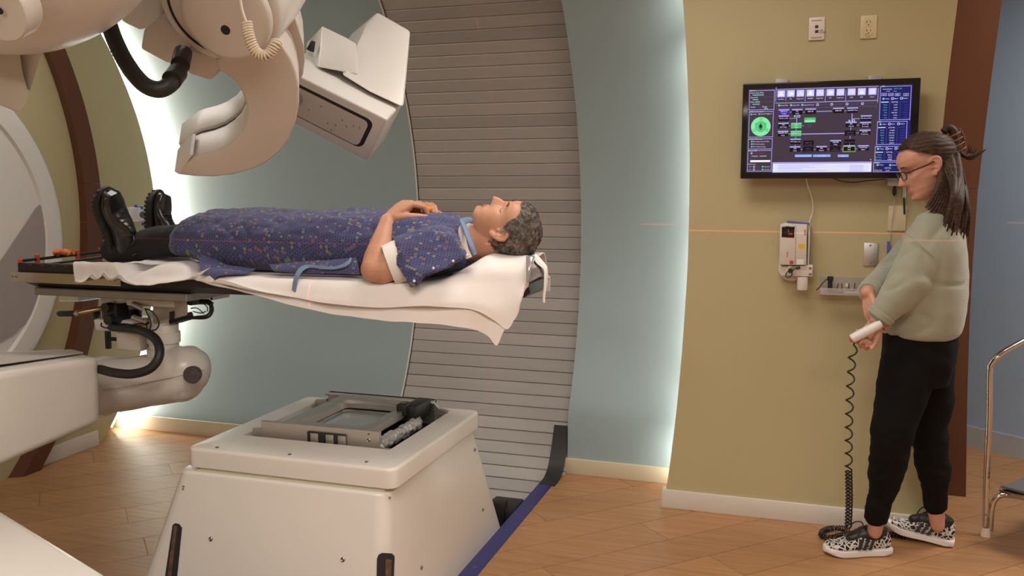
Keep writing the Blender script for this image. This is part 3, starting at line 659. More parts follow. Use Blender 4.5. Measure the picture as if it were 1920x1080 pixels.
# left housing overhead and the tip of the second arm
oh = thing('overhead_housing', 'large white rounded machine housing overhead beside the black hose', 'housing', at(40, 0, 1.9))
bm = BM(); hc = at(25, -170, 1.76); ellipsoid(bm, hc, (.415, .30, .338), Matrix.Rotation(R(-12), 3, 'Y'), 48, 32); sh = obj('shell', bm, M_WHITE, oh, sharp=80)
bm = BM(); p = at(-2, 20, 1.80); lathe(bm, at(-6, 16, 1.550), (.05, -1, -.55), [(-.05, .074), (0, .074), (.003, .071), (.003, .001)], 48); obj('round_cover', bm, M_BEIGE, oh)
bm = BM(); lathe(bm, at(0, 20, 1.543), (.05, -1, -.55), [(0, .008), (.002, .008), (.002, .001)], 20); obj('hole_plug', bm, M_DARK, oh)
VD = (at(40, 150, 2.0) - CAM).normalized()
tp = thing('detector_arm_tip', 'beige wedge-shaped detector arm tip below the overhead housing', 'detector arm', at(35, 100, 2.1))
bm = BM(); prism(bm, [at(x, y, 1.86) for x, y in ((-60, -20), (45, -20), (45, 70), (34, 105), (38, 130), (54, 170), (48, 195), (36, 211), (0, 198), (-60, 150))], VD * .16, .006, 2); obj('front_shell', bm, M_BEIGE, tp, sharp=45)
bm = BM(); prism(bm, [at(x, y, 1.89) for x, y in ((30, 0), (84, 0), (84, 72), (79, 102), (56, 172), (44, 150), (30, 110))], VD * .2, .004, 2); obj('inner_face', bm, M_WHITE2, tp, sharp=45)

bm = BM(); cyl(bm, (hc.x - .05, hc.y, hc.z + .2), (hc.x - .05, hc.y, 2.75), .16, n=32, bev=.004); obj('ceiling_mount', bm, M_WHITE, oh)
bm = BM(); jr = jc - ax * .27; cyl(bm, (jr.x, jr.y, jr.z), (jr.x, jr.y, 2.75), .11, n=32, bev=.004); obj('ceiling_mount', bm, M_WHITE, cr)
# snout: slab with recessed plate underneath, tall hood and small hood on top
sn = thing('beam_snout', 'white angular snout box with a bolted plate underneath, against the slatted wall', 'snout', at(660, 150, 3.1))
G, F = at(567, 145, 2.86), at(727, 224, 2.86); I = at(652, 285, 2.98); Ev = at(757, 191, 3.10); Hv = at(568, 96, 3.16)
u_ = F - G; v_ = I - F; v_ = v_ - u_ * (v_.dot(u_) / u_.dot(u_)) * .55
G2 = G - u_ * .12; H2 = Hv - (Ev - Hv) * .12
bm = BM(); hexa(bm, [G2, F, F + v_, G2 + v_], [H2, Ev, Ev + v_ * .9, H2 + v_ * .9], .012, 3); slab = obj('slab', bm, M_WHITE2, sn, sharp=40)
nu = u_.cross(v_).normalized()
if nu.dot(CAM - G) < 0: nu = -nu
def und(a_, b_): return G2 + (F - G2) * a_ + v_ * b_
def rpoly(a0, a1, b0, b1, r):
    L_ = (F - G2).length; W_ = v_.length; out = []
    for ca, cb_, q in ((a1 - r / L_, b1 - r / W_, 0), (a0 + r / L_, b1 - r / W_, 90), (a0 + r / L_, b0 + r / W_, 180), (a1 - r / L_, b0 + r / W_, 270)):
        for k in range(4): t = R(q + 30 * k); out.append(und(ca + r / L_ * math.cos(t), cb_ + r / W_ * math.sin(t)))
    return out
bm = BM(); prism(bm, [p - nu * .001 for p in rpoly(.02, .90, .16, .80, .03)], nu * .0015); obj('gasket', bm, M_DARK, slab)
bm = BM(); prism(bm, [p - nu * .001 for p in rpoly(.01, .86, .22, .78, .022)], nu * .004, .001, 1); pl = obj('bolted_plate', bm, M_BEIGE, slab)
for a_, b_ in ((.38, .36), (.62, .42), (.68, .5), (.58, .58), (.74, .42), (.5, .62), (.28, .55), (.56, .72), (.8, .4)): bolt('screw', und(a_, b_) + nu * .003, nu, .0035, M_SCREW, pl, .001)
bm = BM(); lathe(bm, und(.12, .42), nu, [(0, .03), (.025, .03), (.03, .02), (.05, .018), (.05, .001)], 24); obj('nozzle', bm, M_CHROME, pl)
q = lambda x, y, Y=3.10: at(x, y, Y)
bm = BM(); hexa(bm, [q(640, 140, 3.00), q(692, 172, 2.98), q(757, 203, 2.99), q(770, 58, 3.22), q(707, 22, 3.26), q(682, 50, 3.24), q(668, 100, 3.14)],
     [q(640, 110, 3.36), q(690, 140, 3.36), q(746, 180, 3.36), q(760, 64, 3.42), q(703, 34, 3.44), q(660, 62, 3.44), q(643, 88, 3.40)], .012, 3); obj('tall_hood', bm, M_WHITE2, sn, sharp=40)
bm = BM(); hexa(bm, [q(596, 126, 3.02), q(672, 140, 3.02), q(668, 82, 3.10), q(650, 71, 3.12), q(604, 48, 3.12)], [q(572, 104, 3.34), q(660, 114, 3.34), q(660, 88, 3.34), q(645, 80, 3.34), q(576, 78, 3.34)], .006, 2); obj('small_hood', bm, M_WHITE2, sn, sharp=40)
bm = BM(); prism(bm, [q(574, 92, 3.06), q(584, 76, 3.06), q(581, 96, 3.06)], (0, .03, 0)); obj('vent', bm, M_DARK, sn)

bm = BM(); tube(bm, [at(556, 180, 3.10), at(530, 110, 3.14), at(500, -10, 3.2), at(480, -110, 3.2), Vector((at(480, -110, 3.2).x, 3.2, 2.75))], [.05, .06, .07, .08, .09], 20); obj('support_arm', bm, M_WHITE2, sn)
# round white machine end on the left wall
ge = thing('gantry_end_disc', 'big round white machine cover on the yellow end wall', 'machine cover', (-3.68, 2.81, .36))
bm = BM(); lathe(bm, (-3.676, 2.81, 1.19), (1, 0, 0), [(0, .86), (.03, .855), (.055, .83), (.06, .80), (.06, .73), (.045, .72), (.045, .001)], 96); gd = obj('rim', bm, M_WHITE2, ge, sharp=40)
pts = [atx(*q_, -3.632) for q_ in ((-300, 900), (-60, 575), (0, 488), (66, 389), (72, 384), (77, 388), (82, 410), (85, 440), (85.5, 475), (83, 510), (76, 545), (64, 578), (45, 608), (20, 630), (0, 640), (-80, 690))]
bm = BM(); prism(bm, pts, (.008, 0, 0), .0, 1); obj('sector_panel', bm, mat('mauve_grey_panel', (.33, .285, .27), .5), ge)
# ================================================================== people: tools
def blob(bm, voxel, smooth=4, fac=.5):
    me = bpy.data.meshes.new('tmp'); bmesh.ops.recalc_face_normals(bm, faces=bm.faces); bm.to_mesh(me); bm.free()
    o = bpy.data.objects.new('tmp', me); COL.objects.link(o)
    m = o.modifiers.new('r', 'REMESH'); m.mode = 'VOXEL'; m.voxel_size = voxel; m.adaptivity = 0
    if smooth: s = o.modifiers.new('s', 'SMOOTH'); s.iterations = smooth; s.factor = fac
    dg = bpy.context.evaluated_depsgraph_get(); out = bpy.data.meshes.new_from_object(o.evaluated_get(dg))
    bpy.data.objects.remove(o, do_unlink=True); bpy.data.meshes.remove(me)
    out.polygons.foreach_set('use_smooth', [True] * len(out.polygons))
    return out
def chain(bm, nodes, n=16, flat=None):          # tapered limb: (point, radius) joints with round ends
    for (p, r) in nodes: ellipsoid(bm, p, (r, r, r), nu=n, nv=max(8, n // 2))
    for (p, r), (q, s) in zip(nodes[:-1], nodes[1:]):
        p, q = Vector(p), Vector(q)
        if (q - p).length > 1e-4: tube(bm, [p, q], [r, s], n)
def fbm(p, f=1.0): return mnoise.noise(p * f)
def disp_mesh(me, fn):
    me.update(); nrm = [v.normal.copy() for v in me.vertices]
    for v, n_ in zip(me.vertices, nrm): v.co += n_ * fn(v.co, n_)
    me.update()
def interp(x, tab):
    if x <= tab[0][0]: return tab[0][1]
    for (a, b), (c, d) in zip(tab[:-1], tab[1:]):
        if x <= c: t = (x - a) / (c - a); t = t * t * (3 - 2 * t) * .35 + t * .65; return b + (d - b) * t
    return tab[-1][1]
# ---- head in its own frame: x sideways, y forward, z up, eyes at z = 0
HF = [(-.116, .055), (-.111, .072), (-.100, .083), (-.088, .083), (-.080, .081), (-.070, .085), (-.055, .083), (-.04, .082), (-.02, .083), (0, .080), (.012, .084), (.028, .093), (.045, .094), (.065, .087), (.085, .070), (.10, .046), (.112, .015), (.116, -.008)]
HB = [(-.116, .02), (-.10, -.02), (-.085, -.045), (-.06, -.062), (-.03, -.085), (0, -.10), (.03, -.106), (.06, -.098), (.085, -.075), (.10, -.052), (.112, -.03), (.116, -.012)]
HW = [(-.116, .020), (-.111, .032), (-.10, .043), (-.085, .052), (-.06, .060), (-.03, .066), (0, .070), (.03, .075), (.055, .074), (.08, .062), (.10, .040), (.112, .018), (.116, .004)]
def head_point(th, z, fem=False):
    yf, yb, w_ = interp(z, HF), interp(z, HB), interp(z, HW)
    c, s = math.cos(th), math.sin(th); e = .86
    sx = math.copysign(abs(s) ** e, s); cy = math.copysign(abs(c) ** e, c)
    yc = (yf + yb) / 2; x = w_ * sx; y = yc + (yf - yb) / 2 * cy
    if c > 0:
        g = lambda a, b_: math.exp(-(a / b_) ** 2)
        nz = 0
        if -.052 < z < .02:
            t = (.02 - z) / .057
            hgt = (.007 + .029 * t) if t < 1 else .036 * max(0, 1 - (t - 1) / .26)
            wd = .0085 + .007 * max(0, min(1, t)) ** 2
            nz = hgt * g(x, wd)
        y += nz
        for sd in (-1, 1):
            y -= .011 * g(x - sd * .032, .016) * g(z + .001, .011)
            y += .005 * g(x - sd * .032, .011) * g(z + .002, .007)
            y += .004 * g(x - sd * .030, .02) * g(z - .021, .007)
            x += sd * .003 * g(x - sd * .055, .02) * g(z + .028, .02)
        y += .0055 * g(x, .018) * g(z + .0645, .0045) + .006 * g(x, .016) * g(z + .0755, .005) - .004 * g(x, .022) * g(z + .0698, .0018)
        y -= .003 * g(x, .014) * g(z + .086, .005); y += .004 * g(x, .016) * g(z + .100, .009)
    return Vector((x, y, z))
def head_bm(bm, M, sc=1.0, nt=112, nz=96):
    zs_ = [-.116 + .232 * (.5 - .5 * math.cos(math.pi * i / nz)) for i in range(nz + 1)]
    rings = [[M @ (head_point(2 * math.pi * j / nt, z) * sc) for j in range(nt)] for z in zs_]
    ring_faces(bm, rings)
    for sd in (-1, 1):                          # ears
        E = lambda x, y, z: M @ (Vector((sd * x, y, z)) * sc)
        ear = [(.070, .004, -.034), (.073, -.004, -.037), (.078, -.012, -.026), (.083, -.022, -.010), (.086, -.027, .008), (.085, -.022, .021), (.081, -.010, .026), (.075, .000, .020), (.071, .006, .006)]
        tube(bm, smoothpath([E(*p) for p in ear], 5), [.0055 * sc] * 41, 10)
        for q in ((.076, -.010, -.012), (.0775, -.015, .004), (.076, -.010, .014), (.073, -.004, -.028)): ellipsoid(bm, E(*q), (.0075 * sc,) * 3, nu=12, nv=8)
        tube(bm, smoothpath([E(.076, -.002, .012), E(.081, -.014, .012), E(.081, -.018, -.004), E(.077, -.012, -.018)], 4), .0035 * sc, 8)
        ellipsoid(bm, E(.072, .006, -.008), (.005 * sc,) * 3, nu=10, nv=8)
def headmat(origin, fwd, up):
    y = Vector(fwd).normalized(); z = Vector(up); z = (z - y * z.dot(y)).normalized(); x = y.cross(z)
    return Matrix.Translation(Vector(origin)) @ Matrix((x, y, z)).transposed().to_4x4()
# ---- hand: wrist at 0, fingers +x, palm faces -z; thumb to +y (side=1) or -y (side=-1)
def hand_bm(bm, M, side, curl, thumb=(.6, .35), sc=1.0, spread=.06, fore=None):
    T = lambda x, y, z: M @ Vector((x * sc, y * side * sc, z * sc))
    ys = (.030, .0105, -.0095, -.028); ln = ((.042, .026, .021), (.046, .030, .022), (.043, .028, .021), (.034, .021, .018))
    for i in range(4):
        chain(bm, [(T(.012, ys[i] * .55, 0), .0125 * sc), (T(.05, ys[i] * .85, .002), .0125 * sc), (T(.088 - abs(i - 1) * .004, ys[i], .001), .0105 * sc)], 10)
        p = Vector((.088 - abs(i - 1) * .004, ys[i], .001)); a = 0; yaw_ = (ys[i] / .03) * spread; rs = (.0100, .0090, .0080, .0066); nodes = [(T(*p), rs[0] * sc)]
        for k in range(3):
            a += curl[i][k] if isinstance(curl[i], (tuple, list)) else curl[i]
            p = p + Vector((math.cos(a) * math.cos(yaw_), math.sin(yaw_), -math.sin(a))) * ln[i][k]; nodes.append((T(*p), rs[k + 1] * sc))
        chain(bm, nodes, 10)
    for y in (.02, 0, -.018): chain(bm, [(T(.02, y * .8, -.006), .013 * sc), (T(.07, y, -.007), .012 * sc)], 10)
    a, d = thumb; p = Vector((.018, .022, -.004)); nodes = [(T(*p), .0145 * sc)]
    for k, L_ in enumerate((.040, .032, .025)):
        aa = a * (1 - .28 * k); p = p + Vector((math.cos(aa), math.sin(aa), -d * (1 + .3 * k))).normalized() * L_; nodes.append((T(*p), (.0125, .0105, .0085)[k] * sc))
    chain(bm, nodes, 10)
def handmat(w, xdir, palm):
    x = Vector(xdir).normalized(); z = -Vector(palm); z = (z - x * z.dot(x)).normalized(); y = z.cross(x)
    return Matrix.Translation(Vector(w)) @ Matrix((x, y, z)).transposed().to_4x4()

def skin(name, base, red=(.60, .22, .15)):
    m = mat(name, base, .48, var=.07, vscale=22, bump=.08, bscale=260, spec=.4)
    b = m.node_tree.nodes['Principled BSDF']; b.inputs['Subsurface Weight'].default_value = .12; b.inputs['Subsurface Radius'].default_value = (.012, .005, .003); b.inputs['Subsurface Scale'].default_value = .4
    return m
def hairmat(name, c0, c1, scale=(60, 60, 8)):
    m = bpy.data.materials.new(name); m.use_nodes = True; nt = m.node_tree; N = nt.nodes; L = nt.links; b = N['Principled BSDF']
    tc = N.new('ShaderNodeTexCoord'); mp = N.new('ShaderNodeMapping'); mp.inputs['Scale'].default_value = scale; L.new(tc.outputs['Object'], mp.inputs[0])
    n = N.new('ShaderNodeTexNoise'); n.inputs['Scale'].default_value = 3; n.inputs['Detail'].default_value = 5; L.new(mp.outputs[0], n.inputs['Vector'])
    r = N.new('ShaderNodeValToRGB'); r.color_ramp.elements[0].position = .35; r.color_ramp.elements[1].position = .72; r.color_ramp.elements[0].color = (*c0, 1); r.color_ramp.elements[1].color = (*c1, 1)
    L.new(n.outputs['Fac'], r.inputs[0]); L.new(r.outputs[0], b.inputs['Base Color']); b.inputs['Roughness'].default_value = .42
    return m
def paint(me, mats, fn):                         # material index per face from its centre
    for m in mats: me.materials.append(m)
    for p in me.polygons: p.material_index = fn(p.center)
def strand(bm, pts, w):
    # thin three-sided hair, tapering to a point
    tube(bm, pts, [w * (1 - .92 * i / (len(pts) - 1)) for i in range(len(pts))], 3, cap=False)
def hair_cap(bm, M, sc, keep, thick, nt=120, nz=80):
    zs_ = [-.116 + .232 * (.5 - .5 * math.cos(math.pi * i / nz)) for i in range(nz + 1)]
    V = {}
    for i, z in enumerate(zs_):
        for j in range(nt):
            th = 2 * math.pi * j / nt; p = head_point(th, z)
            if keep(p):
                c = Vector((0, -.005, .0)); d = (p - c).normalized(); V[i, j] = bm.verts.new(M @ ((p + d * thick(p)) * sc))
    for i in range(nz):
        for j in range(nt):
            k = [(i, j), (i, (j + 1) % nt), (i + 1, (j + 1) % nt), (i + 1, j)]
            if all(q in V for q in k): bm.faces.new([V[q] for q in k])
    r = bmesh.ops.solidify(bm, geom=bm.faces[:], thickness=-.006)
def shoe(bm_up, bm_sole, M, L=.275, W=.094, sole_h=.03, hi=.105, toe_h=.052, op=.085, lug=0, taper=.35):
    # local: heel at x=0, toe at x=L, sole on z=0
    def wid(t):   # half-width along the length
        return W / 2 * interp(t, [(0, .45), (.06, .66), (.2, .74), (.4, .80), (.62, 1.0), (.78, 1.0), (.9, .82), (.97, .5), (1, .12)])
    def cy(t): return -.006 * math.sin(math.pi * t)
    def toe_up(t): return .016 * max(0, (t - .72) / .28) ** 2 + .004 * max(0, (.1 - t) / .1)
    n = 28; rings = []; srings = []
    H = [(0, .80), (.04, .92), (.10, 1.0), (.26, .95), (.36, .98), (.46, .90), (.60, .66), (.75, .50), (.88, .42), (.96, .32), (1, .12)]
    for i in range(n + 1):
        t = i / n; x = t * L; w_ = wid(t); h = hi * interp(t, H); h = max(h, toe_h * (1 if t < .95 else .6)); ring = []
        z0 = sole_h * .7 + toe_up(t)
        for k in range(20):
            a = math.pi * 2 * k / 20; c, s = math.cos(a), math.sin(a)
            ring.append(M @ Vector((x, cy(t) + w_ * .97 * math.copysign(abs(c) ** .8, c) * (1 - taper * max(0, s) * (h / hi) ** 2), z0 + (h - z0) * .5 * (1 + math.copysign(abs(s) ** .75, s)))))
        rings.append(ring)
        sr = []
        for k in range(20):
            a = math.pi * 2 * k / 20; c, s = math.cos(a), math.sin(a)
            sr.append(M @ Vector((x if 0 < i < n else x + (.004 if i else -.006), cy(t) + (w_ + .005) * math.copysign(abs(c) ** .6, c), toe_up(t) + sole_h * .5 * (1 + math.copysign(abs(s) ** .3, s)) * (1 if t < .9 else 1 - .3 * (t - .9) / .1))))
        srings.append(sr)
    ring_faces(bm_up, rings); ring_faces(bm_sole, srings)
    if lug:
        for i in range(16):
            t = (i + .5) / 16; w_ = wid(t) * .98
            for sgn in (-1, 1): box(bm_sole, (t * L - .006, cy(t) + sgn * w_ * .62 - w_ * .42, -.007 + toe_up(t)), (t * L + .006, cy(t) + sgn * w_ * .62 + w_ * .42, .01 + toe_up(t)), .0015, 1, M)

# ================================================================== patient lying on the couch
SH = 1.128                                          # top of the sheet
man = thing('person', 'grey-haired person in a patterned blue hospital gown lying face up on the couch', 'person', (-1.7, 2.8, SH))
M_SKIN = skin('skin_tanned', (.52, .265, .165)); M_LIPM = mat('lip_brown', (.42, .17, .12), .45); M_CREASE = mat('eyelid_line', (.16, .08, .055), .6)
HM = headmat((-.922, 2.80, 1.292), (-.06, -.10, 1), (1, 0, .03)); HS = .97
bm = BM(); head_bm(bm, HM, HS)
chain(bm, [((-.965, 2.80, 1.25), .056), ((-1.03, 2.80, 1.245), .058), ((-1.10, 2.80, 1.23), .062)], 24)                # neck
chain(bm, [((-1.13, 2.68, 1.222), .052), ((-1.13, 2.92, 1.222), .052)], 16)
for x0, x1, r0, r1 in ((-1.14, -1.4, .065, .08), (-1.4, -1.62, .08, .08)):
    for y in (2.73, 2.80, 2.87): chain(bm, [((x0, y, 1.225), r0), ((x1, y, 1.23), r1)], 16)
for y in (2.72, 2.89): chain(bm, [((-1.62, y, 1.225), .078), ((-2.05, y, 1.238), .05), ((-2.14, y, 1.235), .045), ((-2.37, y + (y - 2.805) * .15, 1.20), .03), ((-2.44, y + (y - 2.805) * .15, 1.19), .03)], 18)
# near (left) arm
SHL, ELB, WR = Vector((-1.115, 2.615, 1.230)), at(700, 512, 2.535) + Vector((0, 0, .006)), at(727, 415, 2.655)
chain(bm, [(SHL, .060), (SHL.lerp(ELB, .5), .050), (ELB + Vector((.03, .01, .004)), .045), (ELB + Vector((0, 0, .006)), .041)], 20)
chain(bm, [(ELB + Vector((0, 0, .006)), .040), (ELB.lerp(WR, .25), .043), (ELB.lerp(WR, .55), .037), (ELB.lerp(WR, .85), .029), (WR, .027)], 20)
hand_bm(bm, handmat(WR + Vector((-.002, .004, .010)), (.60, .62, .56), (.30, .50, -.80)), -1, [(.80, .85, .5), (.82, .9, .5), (.85, .9, .55), (.85, .9, .55)], (.50, .45), 1.05)
# far (right) arm
SHR, ELR, WRR = Vector((-1.115, 2.985, 1.225)), Vector((-1.36, 3.08, 1.185)), Vector((-1.315, 2.965, 1.355))
chain(bm, [(SHR, .060), (ELR, .042)], 18); chain(bm, [(ELR, .041), (ELR.lerp(WRR, .3), .042), (WRR, .028)], 18)
hand_bm(bm, handmat(WRR, (.58, -.78, .16), (0, -.1, -1)), 1, [(.35, .7, .5), (.4, .75, .5), (.4, .8, .5), (.45, .8, .5)], (.7, .3), 1.0)
me = blob(bm, .0036, 3, .5)
HMi = (HM @ Matrix.Scale(HS, 4)).inverted()
def face_idx(c):
    q = HMi @ c
    if abs(q.x) < .023 and q.y > .07 and -.0805 < q.z < -.0605:
        return 1 if (q.x / .022) ** 2 + ((q.z + .0702) / .0105) ** 2 < 1 else 0
    for s in (-1, 1):
        dx = q.x - s * .032
        if abs(dx) < .015 and q.y > .05 and abs(q.z + .006 + dx * dx * -18) < .0018: return 2
    return 0
paint(me, [M_SKIN, M_LIPM, M_CREASE], face_idx)
body_m = objm('body', me, None, man)
# hair, short and grey with dark streaks
M_HAIRM = hairmat('salt_pepper_hair', (.040, .027, .019), (.27, .24, .21), (26, 26, 26))
def keep_m(p):
    hl = interp(p.y, [(-.11, -.075), (-.05, -.070), (-.025, -.050), (-.016, .0), (.0, .004), (.02, .010), (.035, .030), (.045, .052), (.06, .063), (.10, .066)])
    return p.z > hl + .004 * math.sin(p.x * 90)
rg = random.Random(5)
bm = BM(); hair_cap(bm, HM, HS, keep_m, lambda p: .003 + .003 * max(0, min(1, (p.z - .02) / .08)) + .002 * fbm(p, 60))
for _ in range(3600):
    th = rg.uniform(0, 2 * math.pi); z = rg.uniform(-.075, .115); p = head_point(th, z)
    if not keep_m(p): continue
    d = (p - Vector((0, -.005, 0))).normalized(); t = Vector((rg.gauss(0, .25), -.9 + rg.gauss(0, .25), (-.45 if p.y < .03 and z < .07 else .35) + rg.gauss(0, .25)))
    t = (t - d * t.dot(d)).normalized(); ln = rg.uniform(.012, .024); a = p + d * .003
    strand(bm, [HM @ (q * HS) for q in (a, a + (d * .55 + t).normalized() * ln * .5, a + (d * .30 + t).normalized() * ln)], .0012)
obj('hair', bm, M_HAIRM, man, sharp=180)
for s in (-1, 1):
    bm = BM()
    for _ in range(60):
        x = s * rg.uniform(.014, .046); p = Vector((x, interp(.022, HF) * (1 - (abs(x) / .075) ** 2 * .35) + .004, .020 + .004 * (1 - ((abs(x) - .03) / .016) ** 2) + rg.uniform(-.002, .002)))
        strand(bm, [HM @ (q * HS) for q in (p, p + Vector((s * .004, .002, .002)), p + Vector((s * .009, .001, .0015)))], .0008)
    e_ = obj('eyebrow', bm, mat('brow_hair', (.10, .065, .045), .6), man, sharp=180); e_['kind'] = 'stuff'

# gown
def gownmat():
    m = bpy.data.materials.new('gown_print'); m.use_nodes = True; nt = m.node_tree; N = nt.nodes; L = nt.links; b = N['Principled BSDF']
    def vm(op, a, b_=None, out=0):
        n = N.new('ShaderNodeVectorMath'); n.operation = op
        for i, v in enumerate((a, b_)):
            if v is None: continue
            if isinstance(v, (tuple, list)): n.inputs[i].default_value = v
            else: L.new(v, n.inputs[i])
        return n.outputs['Value'] if op in ('DOT_PRODUCT', 'LENGTH') else n.outputs[0]
    def mt(op, a, b_=None):
        n = N.new('ShaderNodeMath'); n.operation = op
        for i, v in enumerate((a, b_)):
            if v is None: continue
            if isinstance(v, (int, float)): n.inputs[i].default_value = v
            else: L.new(v, n.inputs[i])
        return n.outputs[0]
    tc = N.new('ShaderNodeTexCoord'); sp = N.new('ShaderNodeSeparateXYZ'); L.new(tc.outputs['Object'], sp.inputs[0])
    cb = N.new('ShaderNodeCombineXYZ'); L.new(sp.outputs[0], cb.inputs[1]); L.new(mt('ADD', sp.outputs[2], sp.outputs[1]), cb.inputs[0])
    p = vm('ADD', vm('SCALE', cb.outputs[0]), (300, 300, 0)); p.node.inputs[0].links[0].from_node.inputs['Scale'].default_value = 1 / .0115
    r = (1, 1.7320508, 1); h = (.5, .8660254, .5)
    a = vm('SUBTRACT', vm('MODULO', p, r), h); bb = vm('SUBTRACT', vm('MODULO', vm('SUBTRACT', p, h), r), h)
    za = vm('MULTIPLY', a, (1, 1, 0)); zb = vm('MULTIPLY', bb, (1, 1, 0))
    lt = mt('LESS_THAN', vm('DOT_PRODUCT', za, za), vm('DOT_PRODUCT', zb, zb))
    mx = N.new('ShaderNodeMix'); mx.data_type = 'VECTOR'; L.new(lt, mx.inputs['Factor']); L.new(zb, mx.inputs[4]); L.new(za, mx.inputs[5]); gv = mx.outputs[1]
    ab = vm('ABSOLUTE', gv); s2_ = N.new('ShaderNodeSeparateXYZ'); L.new(ab, s2_.inputs[0])
    dist = mt('MAXIMUM', vm('DOT_PRODUCT', ab, (.5, .8660254, 0)), s2_.outputs[0])
    line = mt('GREATER_THAN', dist, .445)
    cell = vm('SUBTRACT', p, gv); wn = N.new('ShaderNodeTexWhiteNoise'); wn.noise_dimensions = '2D'
    rd = vm('SNAP', vm('ADD', cell, (.01, .01, 0)), (.25, .25, 1)); L.new(rd, wn.inputs['Vector'])
    star = mt('GREATER_THAN', wn.outputs['Value'], .875)
    # six-armed little star
    s3 = N.new('ShaderNodeSeparateXYZ'); L.new(gv, s3.inputs[0]); ang_ = mt('ARCTAN2', s3.outputs[1], s3.outputs[0])
    rad = mt('ADD', mt('MULTIPLY', mt('COSINE', mt('MULTIPLY', ang_, 6)), .16), .40)
    star = mt('MULTIPLY', star, mt('LESS_THAN', vm('LENGTH', gv), rad))
    cr_ = N.new('ShaderNodeValToRGB'); cr_.color_ramp.interpolation = 'CONSTANT'; E = cr_.color_ramp.elements
    cols = [(0, (.20, .24, .10)), (.34, (.22, .105, .10)), (.62, (.10, .135, .27)), (.82, (.23, .12, .09))]
    E[0].position = 0; E[0].color = (*cols[0][1], 1); E[1].position = cols[1][0]; E[1].color = (*cols[1][1], 1)
    for q, c in cols[2:]: e = E.new(q); e.color = (*c, 1)
    sc_ = N.new('ShaderNodeSeparateColor'); L.new(wn.outputs['Color'], sc_.inputs[0]); L.new(sc_.outputs[1], cr_.inputs[0])
    def mixc(f, A, B):
        n = N.new('ShaderNodeMix'); n.data_type = 'RGBA'; L.new(f, n.inputs['Factor'])
        for i, v in ((6, A), (7, B)):
            if isinstance(v, tuple): n.inputs[i].default_value = (*v, 1)
            else: L.new(v, n.inputs[i])
        return n.outputs[2]
    c1 = mixc(line, (.038, .040, .120), (.105, .125, .245)); c2 = mixc(star, c1, cr_.outputs[0]); L.new(c2, b.inputs['Base Color'])
    b.inputs['Roughness'].default_value = .85; b.inputs['Sheen Weight'].default_value = .15
    return m
M_GOWN = gownmat()
TOP = [(-2.185, 1.245), (-2.15, 1.30), (-2.10, 1.338), (-2.04, 1.350), (-1.97, 1.349), (-1.90, 1.356), (-1.82, 1.360), (-1.72, 1.352), (-1.62, 1.350), (-1.50, 1.356), (-1.42, 1.358), (-1.32, 1.354), (-1.22, 1.352), (-1.15, 1.340), (-1.09, 1.316), (-1.05, 1.295)]
HWD = [(-2.185, .13), (-2.12, .185), (-2.0, .20), (-1.8, .205), (-1.6, .205), (-1.4, .195), (-1.25, .195), (-1.15, .20), (-1.10, .17), (-1.05, .10)]
bm = BM(); rings = []
nx, nth = 150, 96
for i in range(nx + 1):
    x = -2.185 + (2.185 - 1.05) * i / nx; tz = interp(x, TOP); w_ = interp(x, HWD); bz = SH + .003 + .03 * max(0, (x + 1.16) / .11) + .042 * max(0, min(1, (-1.99 - x) / .10)); zc = (tz + bz) / 2; h = (tz - bz) / 2; ring = []
    for j in range(nth):
        a = 2 * math.pi * j / nth; c, s = math.cos(a), math.sin(a)
        e = .72 if s < 0 else .80
        y = 2.805 + w_ * math.copysign(abs(c) ** e, c); z = zc + h * math.copysign(abs(s) ** e, s)
        p = Vector((x, y, z)); k = max(0, min(1, (z - bz) / .03))
        f = .010 * fbm(Vector((x * 3.0, y * 5, z * 15)), 1.0) + .006 * fbm(Vector((x * 7 + 4, y * 14, z * 26)), 1.0) - .010 * max(0, .14 - abs(fbm(Vector((x * 2.6 + 9, y * 6, z * 9 + x * 6)), 1.0))) / .14 * .8
        dirv = Vector((0, c, s)); ring.append(p + dirv * f * k)
    rings.append(ring)
ring_faces(bm, rings)
# sleeves
def sleeve(S, E_, k0, k1, r0, r1):
    a, b_ = S.lerp(E_, k0), S.lerp(E_, k1); chain(bm, [(a, r0), (a.lerp(b_, .5), (r0 + r1) / 2)], 22); tube(bm, [a.lerp(b_, .4), b_], [(r0 + r1) / 2, r1], 28)
sleeve(SHL, ELB, -.12, .50, .074, .080); sleeve(SHR, ELR, -.1, .6, .072, .076)
fl = [at(745, 470, 2.50), at(775, 528, 2.475), at(768, 540, 2.47), at(790, 520, 2.475), at(830, 500, 2.49), at(850, 470, 2.52)]
prism(bm, [at(728, 470, 2.515), at(757, 522, 2.485), at(770, 540, 2.478), at(778, 538, 2.478), at(792, 518, 2.482), at(830, 505, 2.50), at(872, 480, 2.54), at(850, 440, 2.57), at(780, 430, 2.57)], (0, .03, .0), 0)
me = blob(bm, .0052, 5, .5)
disp_mesh(me, lambda p, n_: (.0030 * fbm(Vector((p.x * 22, p.y * 30, p.z * 42)), 1.0) + .0022 * fbm(Vector((p.x * 45 + 9, p.y * 40, p.z * 60)), 1.0)) * (1 if p.z > SH + .012 else 0))
gown = objm('gown', me, M_GOWN, man)
